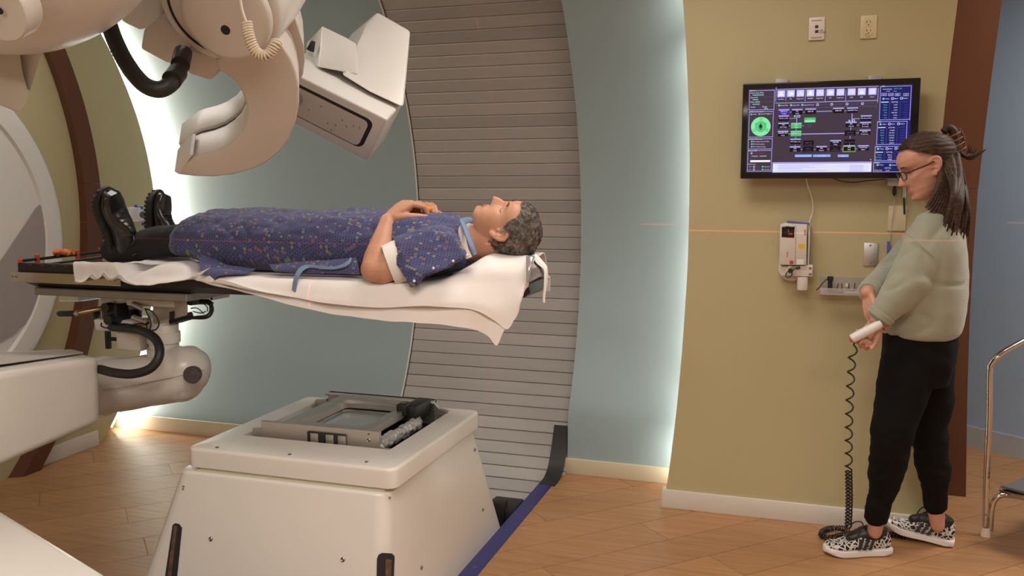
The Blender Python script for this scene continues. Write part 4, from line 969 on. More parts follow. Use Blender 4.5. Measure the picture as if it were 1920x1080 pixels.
# loose corner and hem of the gown hanging over the couch edge
def patch(name, rows, m, parent, thick=.0025, sub=6, wave=0.0, seed=0):
    # a cloth patch: rows of control points, smoothed both ways
    R1 = [smoothpath(r, sub) for r in rows]; cols = list(zip(*R1)); R2 = [smoothpath(list(c), sub) for c in cols]
    bm = BM(); V = [[bm.verts.new(p) for p in c] for c in R2]
    for a, b_ in zip(V[:-1], V[1:]):
        for i in range(len(a) - 1): bm.faces.new([a[i], a[i + 1], b_[i + 1], b_[i]])
    bmesh.ops.recalc_face_normals(bm, faces=bm.faces)
    if wave:
        for v in bm.verts: v.co += Vector((fbm(v.co + Vector((seed, 0, 0)), 18), fbm(v.co + Vector((0, seed, 5)), 16), fbm(v.co + Vector((0, 3, seed)), 20))) * wave
    if thick: bmesh.ops.solidify(bm, geom=bm.faces[:], thickness=thick)
    return obj(name, bm, m, parent, sharp=60)
patch('gown_hem', [[at(376, 478, 2.60), at(400, 486, 2.60), at(430, 498, 2.60), at(480, 505, 2.59)], [at(374, 492, 2.575), at(394, 500, 2.57), at(420, 505, 2.575), at(470, 511, 2.575)], [at(377, 507, 2.54), at(396, 513, 2.535), at(413, 509, 2.54), at(462, 513, 2.562)], [at(392, 516, 2.525), at(402, 528, 2.52), at(411, 518, 2.525), at(455, 514, 2.557)]], M_GOWN, gown, .003, 6, .002)
patch('gown_edge', [[at(505, 497, 2.585), at(560, 492, 2.583), at(620, 488, 2.583), at(668, 484, 2.59)], [at(510, 505, 2.565), at(560, 503, 2.562), at(620, 500, 2.562), at(672, 500, 2.57)], [at(515, 509, 2.56), at(560, 512, 2.557), at(620, 513, 2.557), at(676, 515, 2.562)]], M_GOWN, gown, .003, 6, .001)
# pale blue neck binding and tie
bm = BM(); cx_ = [at(890, 477, 2.645), at(884, 460, 2.64), at(878, 444, 2.655), at(872, 427, 2.69), (-1.062, 2.76, 1.315), (-1.062, 2.84, 1.317), (-1.075, 2.92, 1.30), (-1.08, 2.96, 1.26)]
M_BIND = mat('blue_binding', (.17, .25, .40), .75, bump=.1, bscale=300)
tube(bm, smoothpath(cx_, 6), .0145, 10, flat=.45); obj('neck_binding', bm, M_BIND, gown)
patch('tie', [[at(x, y, Y) for x, y, Y in ((657, 482, 2.565), (650, 491, 2.555), (630, 499, 2.55), (610, 499, 2.548), (580, 496, 2.55), (562, 502, 2.54), (552, 520, 2.525), (547, 548, 2.522))],
              [at(x, y, Y) for x, y, Y in ((659, 487, 2.565), (653, 497, 2.552), (632, 504.5, 2.548), (608, 505, 2.546), (582, 502, 2.548), (568, 509, 2.535), (559, 524, 2.522), (554.5, 549, 2.519))]], M_BIND, gown, .002, 6)
# white undershirt: cuff of the sleeve and collar
ua = SHL.lerp(ELB, .42); ub = SHL.lerp(ELB, .74)
bm = BM(); tube(bm, [ua, ua.lerp(ub, .5), ub - (ub - ua) * .02, ub], [.070, .0705, .067, .055], 28); obj('undershirt_sleeve', bm, mat('white_tshirt', (.76, .73, .68), .9, bump=.15, bscale=200), man)
bm = BM(); tube(bm, smoothpath([(-1.02, 2.70, 1.20), (-1.035, 2.70, 1.235), (-1.055, 2.73, 1.285), (-1.06, 2.80, 1.302), (-1.055, 2.87, 1.285), (-1.04, 2.90, 1.24)], 6), .017, 10, flat=.6); obj('undershirt_collar', bm, MATS['white_tshirt'], man)
for px, py, Y in ((876, 478.5, 2.535), (849.5, 489.5, 2.515), (812.5, 503, 2.495), (776.5, 527, 2.472)):
    bm = BM(); ellipsoid(bm, at(px, py, Y), (.0045, .003, .0045)); obj('snap_button', bm, mat('button_white', (.75, .74, .72), .3), gown)
# black trousers
bm = BM()
for y, yk in ((2.705, 2.72), (2.91, 2.90)):
    chain(bm, [((-1.95, yk, 1.235), .066), ((-2.12, yk, 1.238), .062), ((-2.25, (y + yk) / 2, 1.228), .060), ((-2.37, y, 1.205), .052), ((-2.45, y, 1.195), .048)], 20)
chain(bm, [((-1.95, 2.72, 1.235), .06), ((-1.95, 2.90, 1.235), .06)], 16)
me = blob(bm, .006, 3); disp_mesh(me, lambda p, n_: .004 * fbm(Vector((p.x * 26, p.y * 12, p.z * 20)), 1))
objm('trousers', me, mat('black_cloth', (.012, .011, .0115), .85, bump=.1, bscale=200), man)
# black leather shoes, toes up
M_LEATH = mat('black_leather', (.012, .010, .010), .24, bump=.12, bscale=40, coat=.2); M_SOLE = mat('black_lug_sole', (.011, .010, .010), .6)
for hp, tp_, roll in ((at(236, 476, 2.70), at(210, 372, 2.62), -.1), (Vector((-2.435, 2.925, 1.165)), at(305, 372, 2.985), .12)):
    x = (tp_ - hp).normalized(); zl = Vector((1, 0, 0)); zl = (zl - x * zl.dot(x)).normalized(); yl = zl.cross(x)
    M = Matrix.Translation(hp - zl * .045) @ Matrix((x, yl, zl)).transposed().to_4x4() @ Matrix.Rotation(roll, 4, 'X')
    bu, bs = BM(), BM(); shoe(bu, bs, M, L=.262, W=.105, sole_h=.028, hi=.112, toe_h=.066, lug=1)
    su = obj('shoe', bu, M_LEATH, man, sharp=60); obj('sole', bs, M_SOLE, su, sharp=50)
    bl = BM()
    for k in range(5):
        xx = .085 + .017 * k; zz = .105 - .006 * k; tube(bl, smoothpath([M @ Vector(q) for q in ((xx, -.030, zz - .016), (xx + .006, 0, zz + .002), (xx + .002, .030, zz - .016))], 4), .003, 6)
    for sg in (-1, 1): tube(bl, smoothpath([M @ Vector(q) for q in ((.085, 0, .108), (.075, sg * .02, .128), (.065, sg * .035, .118), (.075, sg * .02, .105))], 5), .0024, 6)
    tube(bl, smoothpath([M @ Vector(q) for q in ((.02, .030, .115), (.03, .0, .128), (.06, 0, .122), (.07, -.03, .10))], 5), .005, 8)
    obj('laces', bl, M_BLACK, su)
# orange ring held on the belly
oc = at(778, 393, 2.80); bm = BM()
tube(bm, [oc + Vector((.050 * math.cos(R(a)), .052 * math.sin(R(a)), .0)) for a in range(0, 360, 8)], .0115, 14, closed=True)
tag(obj('grip_ring', bm, mat('orange_rubber', (.78, .24, .03), .45)), 'orange rubber ring held in both hands on the gown', 'ring')
# ================================================================== linen on the couch
def drape(name, cols, m, parent=None, n=10, wave=.0, ws=14, seed=0, below=1.12, fold=.0, fk=40, thick=.0028):
    # cols: for successive X a list of 3-D control points running from the far side over the couch to the hem
    C_ = [smoothpath(c, n) for c in cols]; rows = list(zip(*C_)); G_ = [smoothpath(list(r), n) for r in rows]   # G_[row][col]
    bm = BM(); V = []
    for r in G_:
        vr = []
        for p in r:
            k = max(0, min(1, (below - p.z) / .06))
            q = p + Vector((0, -1, 0)) * (fold * k * math.sin(p.x * fk + seed + 2 * fbm(Vector((p.x * 6, seed, p.z * 5)), 1))) \
                + Vector((fbm(p + Vector((seed, 0, 0)), ws) * .4, fbm(p + Vector((0, seed, 3)), ws), fbm(p + Vector((2, 0, seed)), ws) * .6)) * wave * (.35 + .65 * k)
            vr.append(bm.verts.new(q))
        V.append(vr)
    for a, b_ in zip(V[:-1], V[1:]):
        for i in range(len(a) - 1): bm.faces.new([a[i], a[i + 1], b_[i + 1], b_[i]])
    bmesh.ops.recalc_face_normals(bm, faces=bm.faces); bmesh.ops.solidify(bm, geom=bm.faces[:], thickness=thick)
    return obj(name, bm, m, parent, sharp=70)
def prof_sheet(X, zt, hem_px, near=2.545, yh=2.525, ymid=None):
    # far hem, far edge, top, near edge, hem
    h = at(*hem_px, yh)
    pts = [Vector((X, 3.072, 1.07)), Vector((X, 3.062, 1.118)), Vector((X, 3.02, SHT + .0)), Vector((X, 2.93, zt)), Vector((X, 2.80, zt)), Vector((X, 2.68, zt))]
    pts += [Vector((X, near + .035, min(zt, SHT + .55 * (zt - SHT)))), Vector((X, near, min(zt, SHT) - .008)), Vector((X, yh + .006, (h.z + 1.10) / 2)), Vector((X + .0, yh, h.z))]
    return pts
SHT = 1.1255
M_LIN2 = mat('white_linen_b', (.80, .755, .715), .92, var=.02, vscale=10, bump=.10, bscale=220, sheen=.2)
sheet = thing('bed_sheet', 'long white sheet under the lying person, hanging down over the couch edge', 'sheet', (-1.4, 2.8, SHT))
hem = [(-1.97, (392, 517)), (-1.93, (412, 531)), (-1.86, (440, 541)), (-1.75, (486, 556)), (-1.62, (545, 572)), (-1.45, (630, 590)), (-1.30, (706, 600)), (-1.18, (775, 604)), (-1.08, (845, 612)), (-1.0, (890, 618)), (-.95, (915, 630)), (-.935, (932, 649)), (-.91, (943, 626)), (-.90, (952, 610)), (-.875, (968, 598)), (-.86, (976, 580))]
def nfac(X): return interp(X, [(-1.08, 1), (-1.0, .78), (-.93, .60), (-.80, .50)])
def narrow(c, hp, yh0):
    k = 1; X = c[-1].x
    for _ in range(6): k = nfac(X); X = at(*hp, 2.805 + (yh0 - 2.805) * k).x
    h = at(*hp, 2.805 + (yh0 - 2.805) * k)
    out = [Vector((X - .003, 2.805 + (p.y - 2.805) * k, p.z)) for p in c]; out[-1].z = h.z; out[-2].z = (h.z + 1.10) / 2; zt = ztop(X) + (.004 if yh0 < 2.515 else 0)
    for q, f in ((3, 1), (4, 1), (5, 1), (6, .55)): out[q].z = SHT + .001 + (zt - SHT) * f
    return out
def ztop(X): return interp(X, [(-1.12, SHT), (-1.05, SHT + .012), (-1.0, SHT + .062), (-.95, SHT + .080), (-.88, SHT + .074), (-.83, SHT + .076), (-.78, SHT + .076)])
cols = []
for X, hp in hem:
    if X > -1.2: X = at(*hp, 2.52).x - .004
    c = prof_sheet(X, ztop(X), hp, near=2.545 if X < -1.05 else 2.56, yh=2.520)
    c[-1].x = at(*hp, 2.52).x; c[-2].x = (X + c[-1].x) / 2
    if X > -1.15: c = narrow(c, hp, 2.52)
    cols.append(c)
drape('lower_layer', cols, M_LIN2, sheet, 6, .006, 12, 3, fold=.004, fk=17)
hem2 = [(-1.92, (412, 522)), (-1.85, (446, 532)), (-1.74, (500, 548)), (-1.60, (560, 560)), (-1.45, (640, 572)), (-1.30, (720, 577)), (-1.18, (790, 574)), (-1.08, (850, 577)), (-1.0, (893, 583)), (-.945, (930, 602)), (-.905, (952, 617)), (-.88, (966, 598)), (-.86, (978, 565)), (-.845, (986, 530)), (-.845, (989, 505))]
cols = []
for X, hp in hem2:
    if X > -1.2: X = at(*hp, 2.508).x - .002
    c = prof_sheet(X, ztop(X) + .004, hp, near=2.535 if X < -1.05 else 2.55, yh=2.508)
    for q in c[:8]: q.z += .003
    c[-1].x = at(*hp, 2.508).x; c[-2].x = (X + c[-1].x) / 2
    if X > -1.15: c = narrow(c, hp, 2.508)
    cols.append(c)
drape('upper_layer', cols, M_LIN2, sheet, 6, .005, 11, 8, fold=.002, fk=15)
# towel bunched under the shoes
tow = [(-2.49, (146, 524), .0), (-2.46, (158, 527), .01), (-2.43, (172, 513), .012), (-2.40, (184, 522), .01), (-2.37, (196, 509), .008), (-2.34, (208, 520), .004), (-2.30, (226, 514), .002), (-2.27, (240, 526), .002), (-2.22, (268, 534), .004), (-2.16, (305, 532), .025), (-2.10, (335, 527), .036), (-2.06, (360, 520), .034), (-2.03, (374, 511), .026), (-1.995, (384, 507), .006), (-1.965, (394, 502), .001)]
cols = []
for X, hp, dz in tow:
    c = prof_sheet(X, SHT + .002, hp, near=2.545, yh=2.515)
    for k in (5, 6): c[k].z += dz
    if X < -2.27:
        for k in (6, 7): c[k].z = max(c[k].z, 1.158)
        c[0].y = 3.09; c[1] = Vector((X, 3.084, 1.135)); c[2] = Vector((X, 3.042, 1.160)); c[3].z = 1.150; c[4].z = 1.137; c[5].z = 1.146
        c[6].y = 2.59; c[7].y = 2.543; c[8].y = 2.53
    c[4].z += dz * .5
    c[-1].x = at(*hp, 2.515).x; c[-2].x = (X * .6 + c[-1].x * .4)
    cols.append(c)
tag(drape('towel', cols, mat('white_towel', (.79, .75, .72), .95, var=.02, vscale=14, bump=.2, bscale=180, sheen=.3), None, 6, .017, 20, 11, fold=.004, fk=30), 'bunched white towel under the black shoes at the foot of the couch', 'towel')
# head support: grey shell with a white strap over it
hd = thing('head_support', 'grey plastic head support under the white sheet with a cloth strap', 'head support', (-.93, 2.8, SHT))
bm = BM(); box(bm, (-1.0, 2.70, SHT - .002), (-.84, 2.91, SHT + .060), .015, 3); obj('cushion', bm, mat('grey_foam', (.35, .34, .33), .8), hd)
bm = BM()
pr_ = [Vector((-.85, 0, SHT + .01)), Vector((-.835, 0, SHT + .05)), Vector((-.83, 0, SHT + .085)), Vector((-.82, 0, SHT + .10))]
hexa(bm, [at(986, 527, 2.60), at(990, 532, 2.60), at(1020, 516, 2.75), at(1018, 510, 2.75)], [at(986, 480, 2.62), at(1000, 480, 2.62), at(1004, 478, 2.80), at(990, 478, 2.80)], .004, 2)
obj('shell', bm, mat('clear_grey_plastic', (.30, .29, .28), .12, spec=.8, coat=.5), hd)
patch('strap', [[at(996, 478, 2.74), at(1006, 492, 2.735), at(1020, 507, 2.73), at(1021, 530, 2.72), at(1019, 566, 2.715)], [at(1004, 476, 2.76), at(1016, 490, 2.75), at(1026, 505, 2.745), at(1025, 535, 2.735), at(1022, 568, 2.73)], [at(1000, 474, 2.82), at(1016, 488, 2.82), at(1027, 506, 2.82), at(1027, 535, 2.81), at(1020, 562, 2.80)]], M_LIN2, hd, .003, 6, .003)
# ================================================================== operator standing by the yellow wall
wom = thing('person', 'person in a sage green sweatshirt and black joggers standing and holding a wired controller', 'person', (.42, 3.58, 0))
M_SKINW = skin('skin_fair', (.56, .285, .195)); M_LIPW = mat('lip_rose', (.50, .20, .17), .45)
YB = 3.58
HW_ = headmat(at(1737, 312, YB), (-.93, -.17, -.34), (-.34, .0, 1)); HSW = .99
bm = BM(); head_bm(bm, HW_, HSW)
NB = at(1768, 402, YB); 
chain(bm, [(HW_ @ Vector((0, -.03, -.06)), .050), (at(1762, 378, YB), .049), (NB, .056)], 22)
chain(bm, [(at(1742, 440, YB - .11), .04), (NB + Vector((0, 0, -.05)), .045), (at(1748, 440, YB + .11), .04)], 18)
for y in (-.07, .07): chain(bm, [(at(1755, 445, YB + y), .06), (at(1752, 520, YB + y), .075), (at(1740, 600, YB + y), .08), (at(1728, 650, YB + y), .085)], 18)
# legs
LEG_L = [(at(1712, 665, 3.50), .080), (at(1690, 740, 3.49), .072), (at(1668, 825, 3.47), .052), (at(1662, 880, 3.51), .046), (at(1645, 960, 3.565), .034), (at(1640, 997, 3.583), .027)]
LEG_R = [(at(1742, 665, 3.66), .080), (at(1742, 740, 3.67), .072), (at(1738, 815, 3.68), .052), (at(1752, 880, 3.70), .046), (at(1754, 950, 3.745), .034), (at(1758, 985, 3.752), .027)]
for L_ in (LEG_L, LEG_R): chain(bm, [(p, r * .85) for p, r in L_[:-2]] + L_[-2:], 18)
# near (left) arm, straight down to the controller
LS, LE_, LW = at(1742, 440, 3.44), at(1706, 528, 3.395), at(1645, 600, 3.385)
chain(bm, [(LS + Vector((.01, .04, -.01)), .042), (LE_, .036), (LW, .026)], 16)
hand_bm(bm, handmat(LW + Vector((0, .004, -.004)), (-.42, .10, -.85), (-.45, -.85, .10)), -1, [(.9, 1.3, .8), (.95, 1.3, .8), (1.0, 1.3, .8), (1.05, 1.3, .8)], (.55, .45), .90)
# far (right) arm comes across the front, hand on the other forearm
RS, RE_, RW = at(1742, 440, 3.72), at(1668, 520, 3.70), at(1627, 548, 3.44)
chain(bm, [(RS + Vector((0, -.03, -.01)), .042), (RE_, .038), (RW, .026)], 16)
hand_bm(bm, handmat(RW, (.18, -.42, -.86), (.80, .50, -.2)), -1, [(.35, .5, .35), (.35, .5, .35), (.4, .5, .4), (.45, .5, .4)], (.25, .2), .92)
me = blob(bm, .0036, 3, .5)
HWi = (HW_ @ Matrix.Scale(HSW, 4)).inverted()
def face_w(c):
    q = HWi @ c
    if abs(q.x) < .022 and q.y > .07 and -.0805 < q.z < -.0605:
        return 1 if (q.x / .021) ** 2 + ((q.z + .0702) / .0105) ** 2 < 1 else 0
    for s in (-1, 1):
        dx = q.x - s * .032
        if abs(dx) < .015 and q.y > .05 and abs(q.z + .004 - dx * dx * 18) < .0017: return 2
    return 0
paint(me, [M_SKINW, M_LIPW, M_CREASE], face_w)
objm('body', me, None, wom)
rg = random.Random(9)
for s in (-1, 1):
    bm = BM()
    for _ in range(70):
        x = s * rg.uniform(.014, .046); p = Vector((x, interp(.022, HF) * (1 - (abs(x) / .075) ** 2 * .35) + .004, .020 + .004 * (1 - ((abs(x) - .03) / .016) ** 2) + rg.uniform(-.0015, .0015)))
        strand(bm, [HW_ @ (q * HSW) for q in (p, p + Vector((s * .004, .002, .001)), p + Vector((s * .009, .001, .0005)))], .0008)
    e_ = obj('eyebrow', bm, mat('brow_brown', (.06, .032, .02), .6), wom, sharp=180); e_['kind'] = 'stuff'
# ---- hair: smooth cap pulled back, twist under a claw clip, long lengths down the back
M_HAIRW = hairmat('brown_hair', (.018, .009, .005), (.085, .042, .022), (8, 70, 70))
M_HAIRW.node_tree.nodes['Principled BSDF'].inputs['Roughness'].default_value = .58; M_HAIRW.node_tree.nodes['Principled BSDF'].inputs['Specular IOR Level'].default_value = .25
def keep_w(p):
    hl = interp(p.y, [(-.11, -.10), (-.03, -.085), (-.026, .022), (-.005, .030), (.01, .038), (.03, .052), (.045, .068), (.06, .080), (.10, .088)])
    return p.z > hl
bm = BM()
hair_cap(bm, HW_, HSW, keep_w, lambda p: .006 + .010 * max(0, min(1, (p.z + .02) / .1)) * max(0, min(1, (.085 - p.y) / .05)) + .0015 * math.sin((p.z * 1.0 - p.y * .25) * 420 + 2 * fbm(p, 30)))
HWp = lambda x, y, z: HW_ @ (Vector((x, y, z)) * HSW)
def lock(pts, r0, r1, flat=.45, n=10):
    P = smoothpath(pts, 7); k = len(P); tube(bm, P, [r0 + (r1 - r0) * (i / (k - 1)) ** 1.4 for i in range(k)], n, flat=flat)
# strands swept from the forehead to the clip
for i in range(150):
    sx = rg.choice((-1, 1)); y0 = rg.uniform(-.02, .075); z0 = rg.uniform(.03, .10); 
    th = rg.uniform(-2.2, 2.2); z = rg.uniform(.035, .112); p = head_point(th, z)
    if not keep_w(p): continue
    d = (p - Vector((0, -.005, 0))).normalized(); a = p + d * .013; b_ = Vector((0, -.112, .05)); mid = (a + b_) / 2; dm = (mid - Vector((0, -.005, 0))).normalized(); mid = Vector((0, -.005, 0)) + dm * (.112 + .004 * rg.random())
    tube(bm, smoothpath([HW_ @ (q * HSW) for q in (a, a.lerp(mid, .55) + dm * .004, mid, b_)], 5), .0028, 5, flat=.5)
# twist above and below the clip
cl = HWp(0, -.118, .052)
lock([HWp(0, -.095, .02), HWp(.0, -.118, .045), HWp(.0, -.128, .085), HWp(.0, -.115, .108), HWp(.0, -.095, .100)], .022, .016, .8, 12)
for k in range(7):
    o_ = rg.uniform(-.012, .012); lock([HWp(o_, -.11, .03), HWp(o_, -.125 - .004 * k, .012 - .006 * k), HWp(o_ * 2, -.15 - .007 * k, -.004 - .003 * k), HWp(o_ * 2, -.168 - .009 * k, .018 - .006 * k + .01 * rg.random())], .010, .0012, .6, 8)
# long lengths
ends = [(1772, 430), (1770, 415), (1780, 425), (1790, 430), (1796, 440), (1802, 446), (1807, 452), (1811, 455), (1814, 450), (1804, 455), (1799, 448), (1787, 440)]
for k in range(64):
    ex, ey = ends[k % len(ends)]; ex += rg.uniform(-4, 4); ey += rg.uniform(-14, 5); side = rg.uniform(-1, 1)
    Ye = (YB - .20 + .02 * rg.random()) if ex < 1795 else (YB - .15 + .06 * rg.random() if ex < 1806 else YB - .08 + .10 * rg.random())
    st = HWp(-.062 * (1 - abs(side) * .2) if ex < 1785 else -side * .06, -.045 - .05 * rg.random(), -.02 + .04 * rg.random())
    e_ = at(ex, ey, Ye); m1 = st.lerp(e_, .33) + Vector((.022, -.012 if ex < 1785 else 0, 0)); m2 = st.lerp(e_, .68) + Vector((.018, -.035, .012))
    lock([st, m1, m2, e_], .013, .0025, .45, 8)
for k in range(10):   # lengths falling forward over the neck
    st = HWp(-.068, -.03 - .004 * k, -.01 - .004 * k); e_ = at(1736 + 4.5 * k, 390 + 4 * k, YB - .13); lock([st, st.lerp(e_, .4) + Vector((.012, -.01, 0)), st.lerp(e_, .75) + Vector((.008, -.008, 0)), e_], .012, .004, .45, 8)
obj('hair', bm, M_HAIRW, wom, sharp=80)
# claw clip
bm = BM(); CLP = lambda a, b_, c: HWp(a, -.118 + b_, .052 + c)
for s in (-1, 1):
    for k in range(4): tube(bm, smoothpath([CLP(s * .004, -.030, .03 - .02 * k), CLP(s * .022, -.022, .028 - .02 * k), CLP(s * .034, .0, .024 - .02 * k), CLP(s * .030, .02, .022 - .02 * k)], 4), .0028, 6)
    tube(bm, smoothpath([CLP(s * .004, -.032, .042), CLP(s * .006, -.036, .012), CLP(s * .006, -.032, -.018), CLP(s * .004, -.026, -.040)], 4), .0036, 6)
tube(bm, [CLP(-.008, -.033, .0), CLP(.008, -.033, .0)], .005, 8)
obj('hair_claw', bm, mat('tortoise_clip', (.20, .09, .045), .22, var=.5, vscale=60, spec=.8), wom)
# glasses
bm = BM(); yl_ = .098
def rim(s):
    return [HWp(s * (.033 + .022 * math.copysign(abs(math.cos(a)) ** .7, math.cos(a))), yl_ - .006 * abs(math.cos(a) * (1 if math.cos(a) > 0 else .2)), -.006 + .0155 * math.copysign(abs(math.sin(a)) ** .75, math.sin(a))) for a in [2 * math.pi * i / 28 for i in range(28)]]
for s in (-1, 1): tube(bm, rim(s), .0022, 6, closed=True)
tube(bm, smoothpath([HWp(-.011, yl_, .0), HWp(0, yl_ + .004, .003), HWp(.011, yl_, .0)], 4), .0018, 6)
for s in (-1, 1): tube(bm, smoothpath([HWp(s * .055, yl_ - .008, .002), HWp(s * .068, yl_ - .03, .003), HWp(s * .076, .02, .006), HWp(s * .078, -.008, .010), HWp(s * .074, -.025, -.01)], 5), .0026, 6)
gl = obj('glasses', bm, mat('dark_frame', (.012, .012, .014), .25), wom)
for s in (-1, 1):
    bm = BM(); v = [bm.verts.new(p) for p in rim(s)]; bm.faces.new(v); bmesh.ops.solidify(bm, geom=bm.faces[:], thickness=.001)
    obj('lens', bm, mat('lens_glass', (1, 1, 1), .02, trans=1, alpha=.25), gl)
bm = BM(); ellipsoid(bm, HWp(-.079, -.004, -.037), (.0028,) * 3); obj('ear_stud', bm, M_CHROME, wom)
# ---- sweatshirt
bm = BM()
def oval(cx, cy, z, rx, ry, n=48, p=.9, tilt=0):
    return [Vector((cx + rx * math.copysign(abs(math.cos(a)) ** p, math.cos(a)), cy + ry * math.copysign(abs(math.sin(a)) ** p, math.sin(a)), z)) for a in [2 * math.pi * i / n for i in range(n)]]
# silhouettes measured at y = 3.58: (row, back x, front x)
rows = [(389, 1780, 1748), (396, 1784, 1738), (404, 1792, 1727), (418, 1800, 1715), (440, 1806, 1700), (470, 1811, 1688), (500, 1814, 1680), (540, 1814, 1672), (575, 1811, 1664), (600, 1807, 1658), (614, 1802, 1655), (622, 1796, 1657), (627, 1790, 1664)]
rings = []
for k, (py, xb, xf) in enumerate(rows):
    b0, f0 = at(xb, py, YB), at(xf, py, YB); rx = (b0.x - f0.x) / 2; cx = (b0.x + f0.x) / 2
    ry = (.068, .085, .12, .165, .195, .205, .205, .205, .205, .200, .196, .190, .175)[k]
    rings.append(oval(cx, YB, (b0.z + f0.z) / 2, rx, ry, 48, .9))
ring_faces(bm, rings[::-1])
chain(bm, [(LS + Vector((.015, .045, .010)), .076), (LS.lerp(LE_, .4) + Vector((.004, .012, 0)), .078), (LE_ + Vector((0, .006, .0)), .074), (LE_.lerp(LW, .4), .064), (LE_.lerp(LW, .68), .054), (LE_.lerp(LW, .80), .048)], 24)
chain(bm, [(RS + Vector((0, -.03, .006)), .074), (RE_, .064), (RE_.lerp(RW, .6), .052), (RE_.lerp(RW, .86), .042)], 20)
me = blob(bm, .0075, 14, .5)
arm_d = (LE_ - LS).normalized()
def swe(p, n_):
    q = Vector((p.x * 7 + p.z * 6, p.y * 5, p.z * 9 - p.x * 8)); r = fbm(q, 1.0)
    f = .0045 * r + .002 * fbm(q * 2.1 + Vector((3, 1, 7)), 1.0) - .007 * max(0, .10 - abs(fbm(Vector((p.x * 5 - p.z * 5, p.y * 3, p.z * 5 + p.x * 3)), 1.0))) / .10
    return f
disp_mesh(me, swe)
sw = objm('sweatshirt', me, mat('sage_fleece', (.30, .305, .225), .92, var=.03, vscale=30, bump=.15, bscale=320, sheen=.35), wom)
# cuffs
for a_, b_, r0, r1 in ((LE_.lerp(LW, .78), LE_.lerp(LW, .99), .050, .034), (RE_.lerp(RW, .82), RE_.lerp(RW, .99), .044, .033)):
    bm = BM(); tube(bm, [a_, a_.lerp(b_, .3), a_.lerp(b_, .8), b_, b_.lerp(a_, .05)], [r0 * .85, r0, r0 * .92, r1, r1 * .8], 24); obj('cuff', bm, MATS['sage_fleece'], sw)
bm = BM(); tube(bm, smoothpath([at(1700, 437, 3.375), at(1718, 452, 3.36), at(1738, 470, 3.352), at(1752, 482, 3.352)], 5), .0016, 6); obj('shoulder_seam', bm, MATS['sage_fleece'], sw)
# ---- joggers
bm = BM()
rows = [(612, 1794, 1662), (640, 1796, 1654), (665, 1793, 1653), (690, 1786, 1652), (715, 1778, 1652)]
rings = []
for k, (py, xb, xf) in enumerate(rows):
    b0, f0 = at(xb, py, YB), at(xf, py, YB); rings.append(oval((b0.x + f0.x) / 2, YB, (b0.z + f0.z) / 2, (b0.x - f0.x) / 2, (.165, .175, .175, .165, .15)[k], 40, .9))
ring_faces(bm, rings[::-1])
JL = [(at(1703, 690, 3.50), .100), (at(1690, 745, 3.49), .092), (at(1676, 800, 3.47), .078), (at(1669, 842, 3.49), .072), (at(1664, 880, 3.515), .067), (at(1656, 915, 3.54), .053), (at(1648, 940, 3.555), .046), (at(1643, 966, 3.565), .044)]
JR = [(at(1738, 690, 3.66), .100), (at(1742, 745, 3.67), .090), (at(1740, 800, 3.68), .072), (at(1746, 845, 3.69), .066), (at(1751, 885, 3.70), .062), (at(1752, 910, 3.72), .052), (at(1753, 928, 3.735), .046), (at(1753, 945, 3.742), .044)]
chain(bm, JL, 24); chain(bm, JR, 24)
me = blob(bm, .0075, 4, .5)
disp_mesh(me, lambda p, n_: .0060 * fbm(Vector((p.x * 10, p.y * 10, p.z * 16 + p.x * 7)), 1) + .003 * fbm(Vector((p.x * 20, p.y * 20, p.z * 38)), 1) * (1.6 if p.z < .55 else .7))
jg = objm('joggers', me, mat('black_jersey', (.0045, .0042, .004), .9, bump=.1, bscale=200, spec=.2), wom)
for a_, b_ in (((1650, 934, 3.553), (1642, 973, 3.570)), ((1753, 920, 3.73), (1754, 951, 3.745))):
    bm = BM(); tube(bm, [at(*a_), at(*a_).lerp(at(*b_), .5), at(*b_), at(*b_).lerp(at(*a_), .06)], [.046, .046, .043, .036], 24); obj('cuff', bm, MATS['black_jersey'], jg)
# ---- trainers
def spots():
    m = bpy.data.materials.new('spotted_knit'); m.use_nodes = True; nt = m.node_tree; N = nt.nodes; L = nt.links; b = N['Principled BSDF']
    tc = N.new('ShaderNodeTexCoord'); nz = N.new('ShaderNodeTexNoise'); nz.inputs['Scale'].default_value = 60; L.new(tc.outputs['Object'], nz.inputs['Vector'])
    ad = N.new('ShaderNodeVectorMath'); ad.operation = 'MULTIPLY_ADD'; ad.inputs[1].default_value = (.012, .012, .012); L.new(nz.outputs['Color'], ad.inputs[0]); L.new(tc.outputs['Object'], ad.inputs[2])
    v = N.new('ShaderNodeTexVoronoi'); v.feature = 'DISTANCE_TO_EDGE'; v.inputs['Scale'].default_value = 62; L.new(ad.outputs[0], v.inputs['Vector'])
    r = N.new('ShaderNodeValToRGB'); r.color_ramp.interpolation = 'CONSTANT'; r.color_ramp.elements[0].color = (.62, .58, .53, 1); r.color_ramp.elements[1].position = .13; r.color_ramp.elements[1].color = (.012, .012, .012, 1)
    L.new(v.outputs['Distance'], r.inputs[0]); L.new(r.outputs[0], b.inputs['Base Color']); b.inputs['Roughness'].default_value = .8; return m
M_SPOT = spots(); M_WSOLE = mat('white_rubber', (.74, .71, .68), .5)
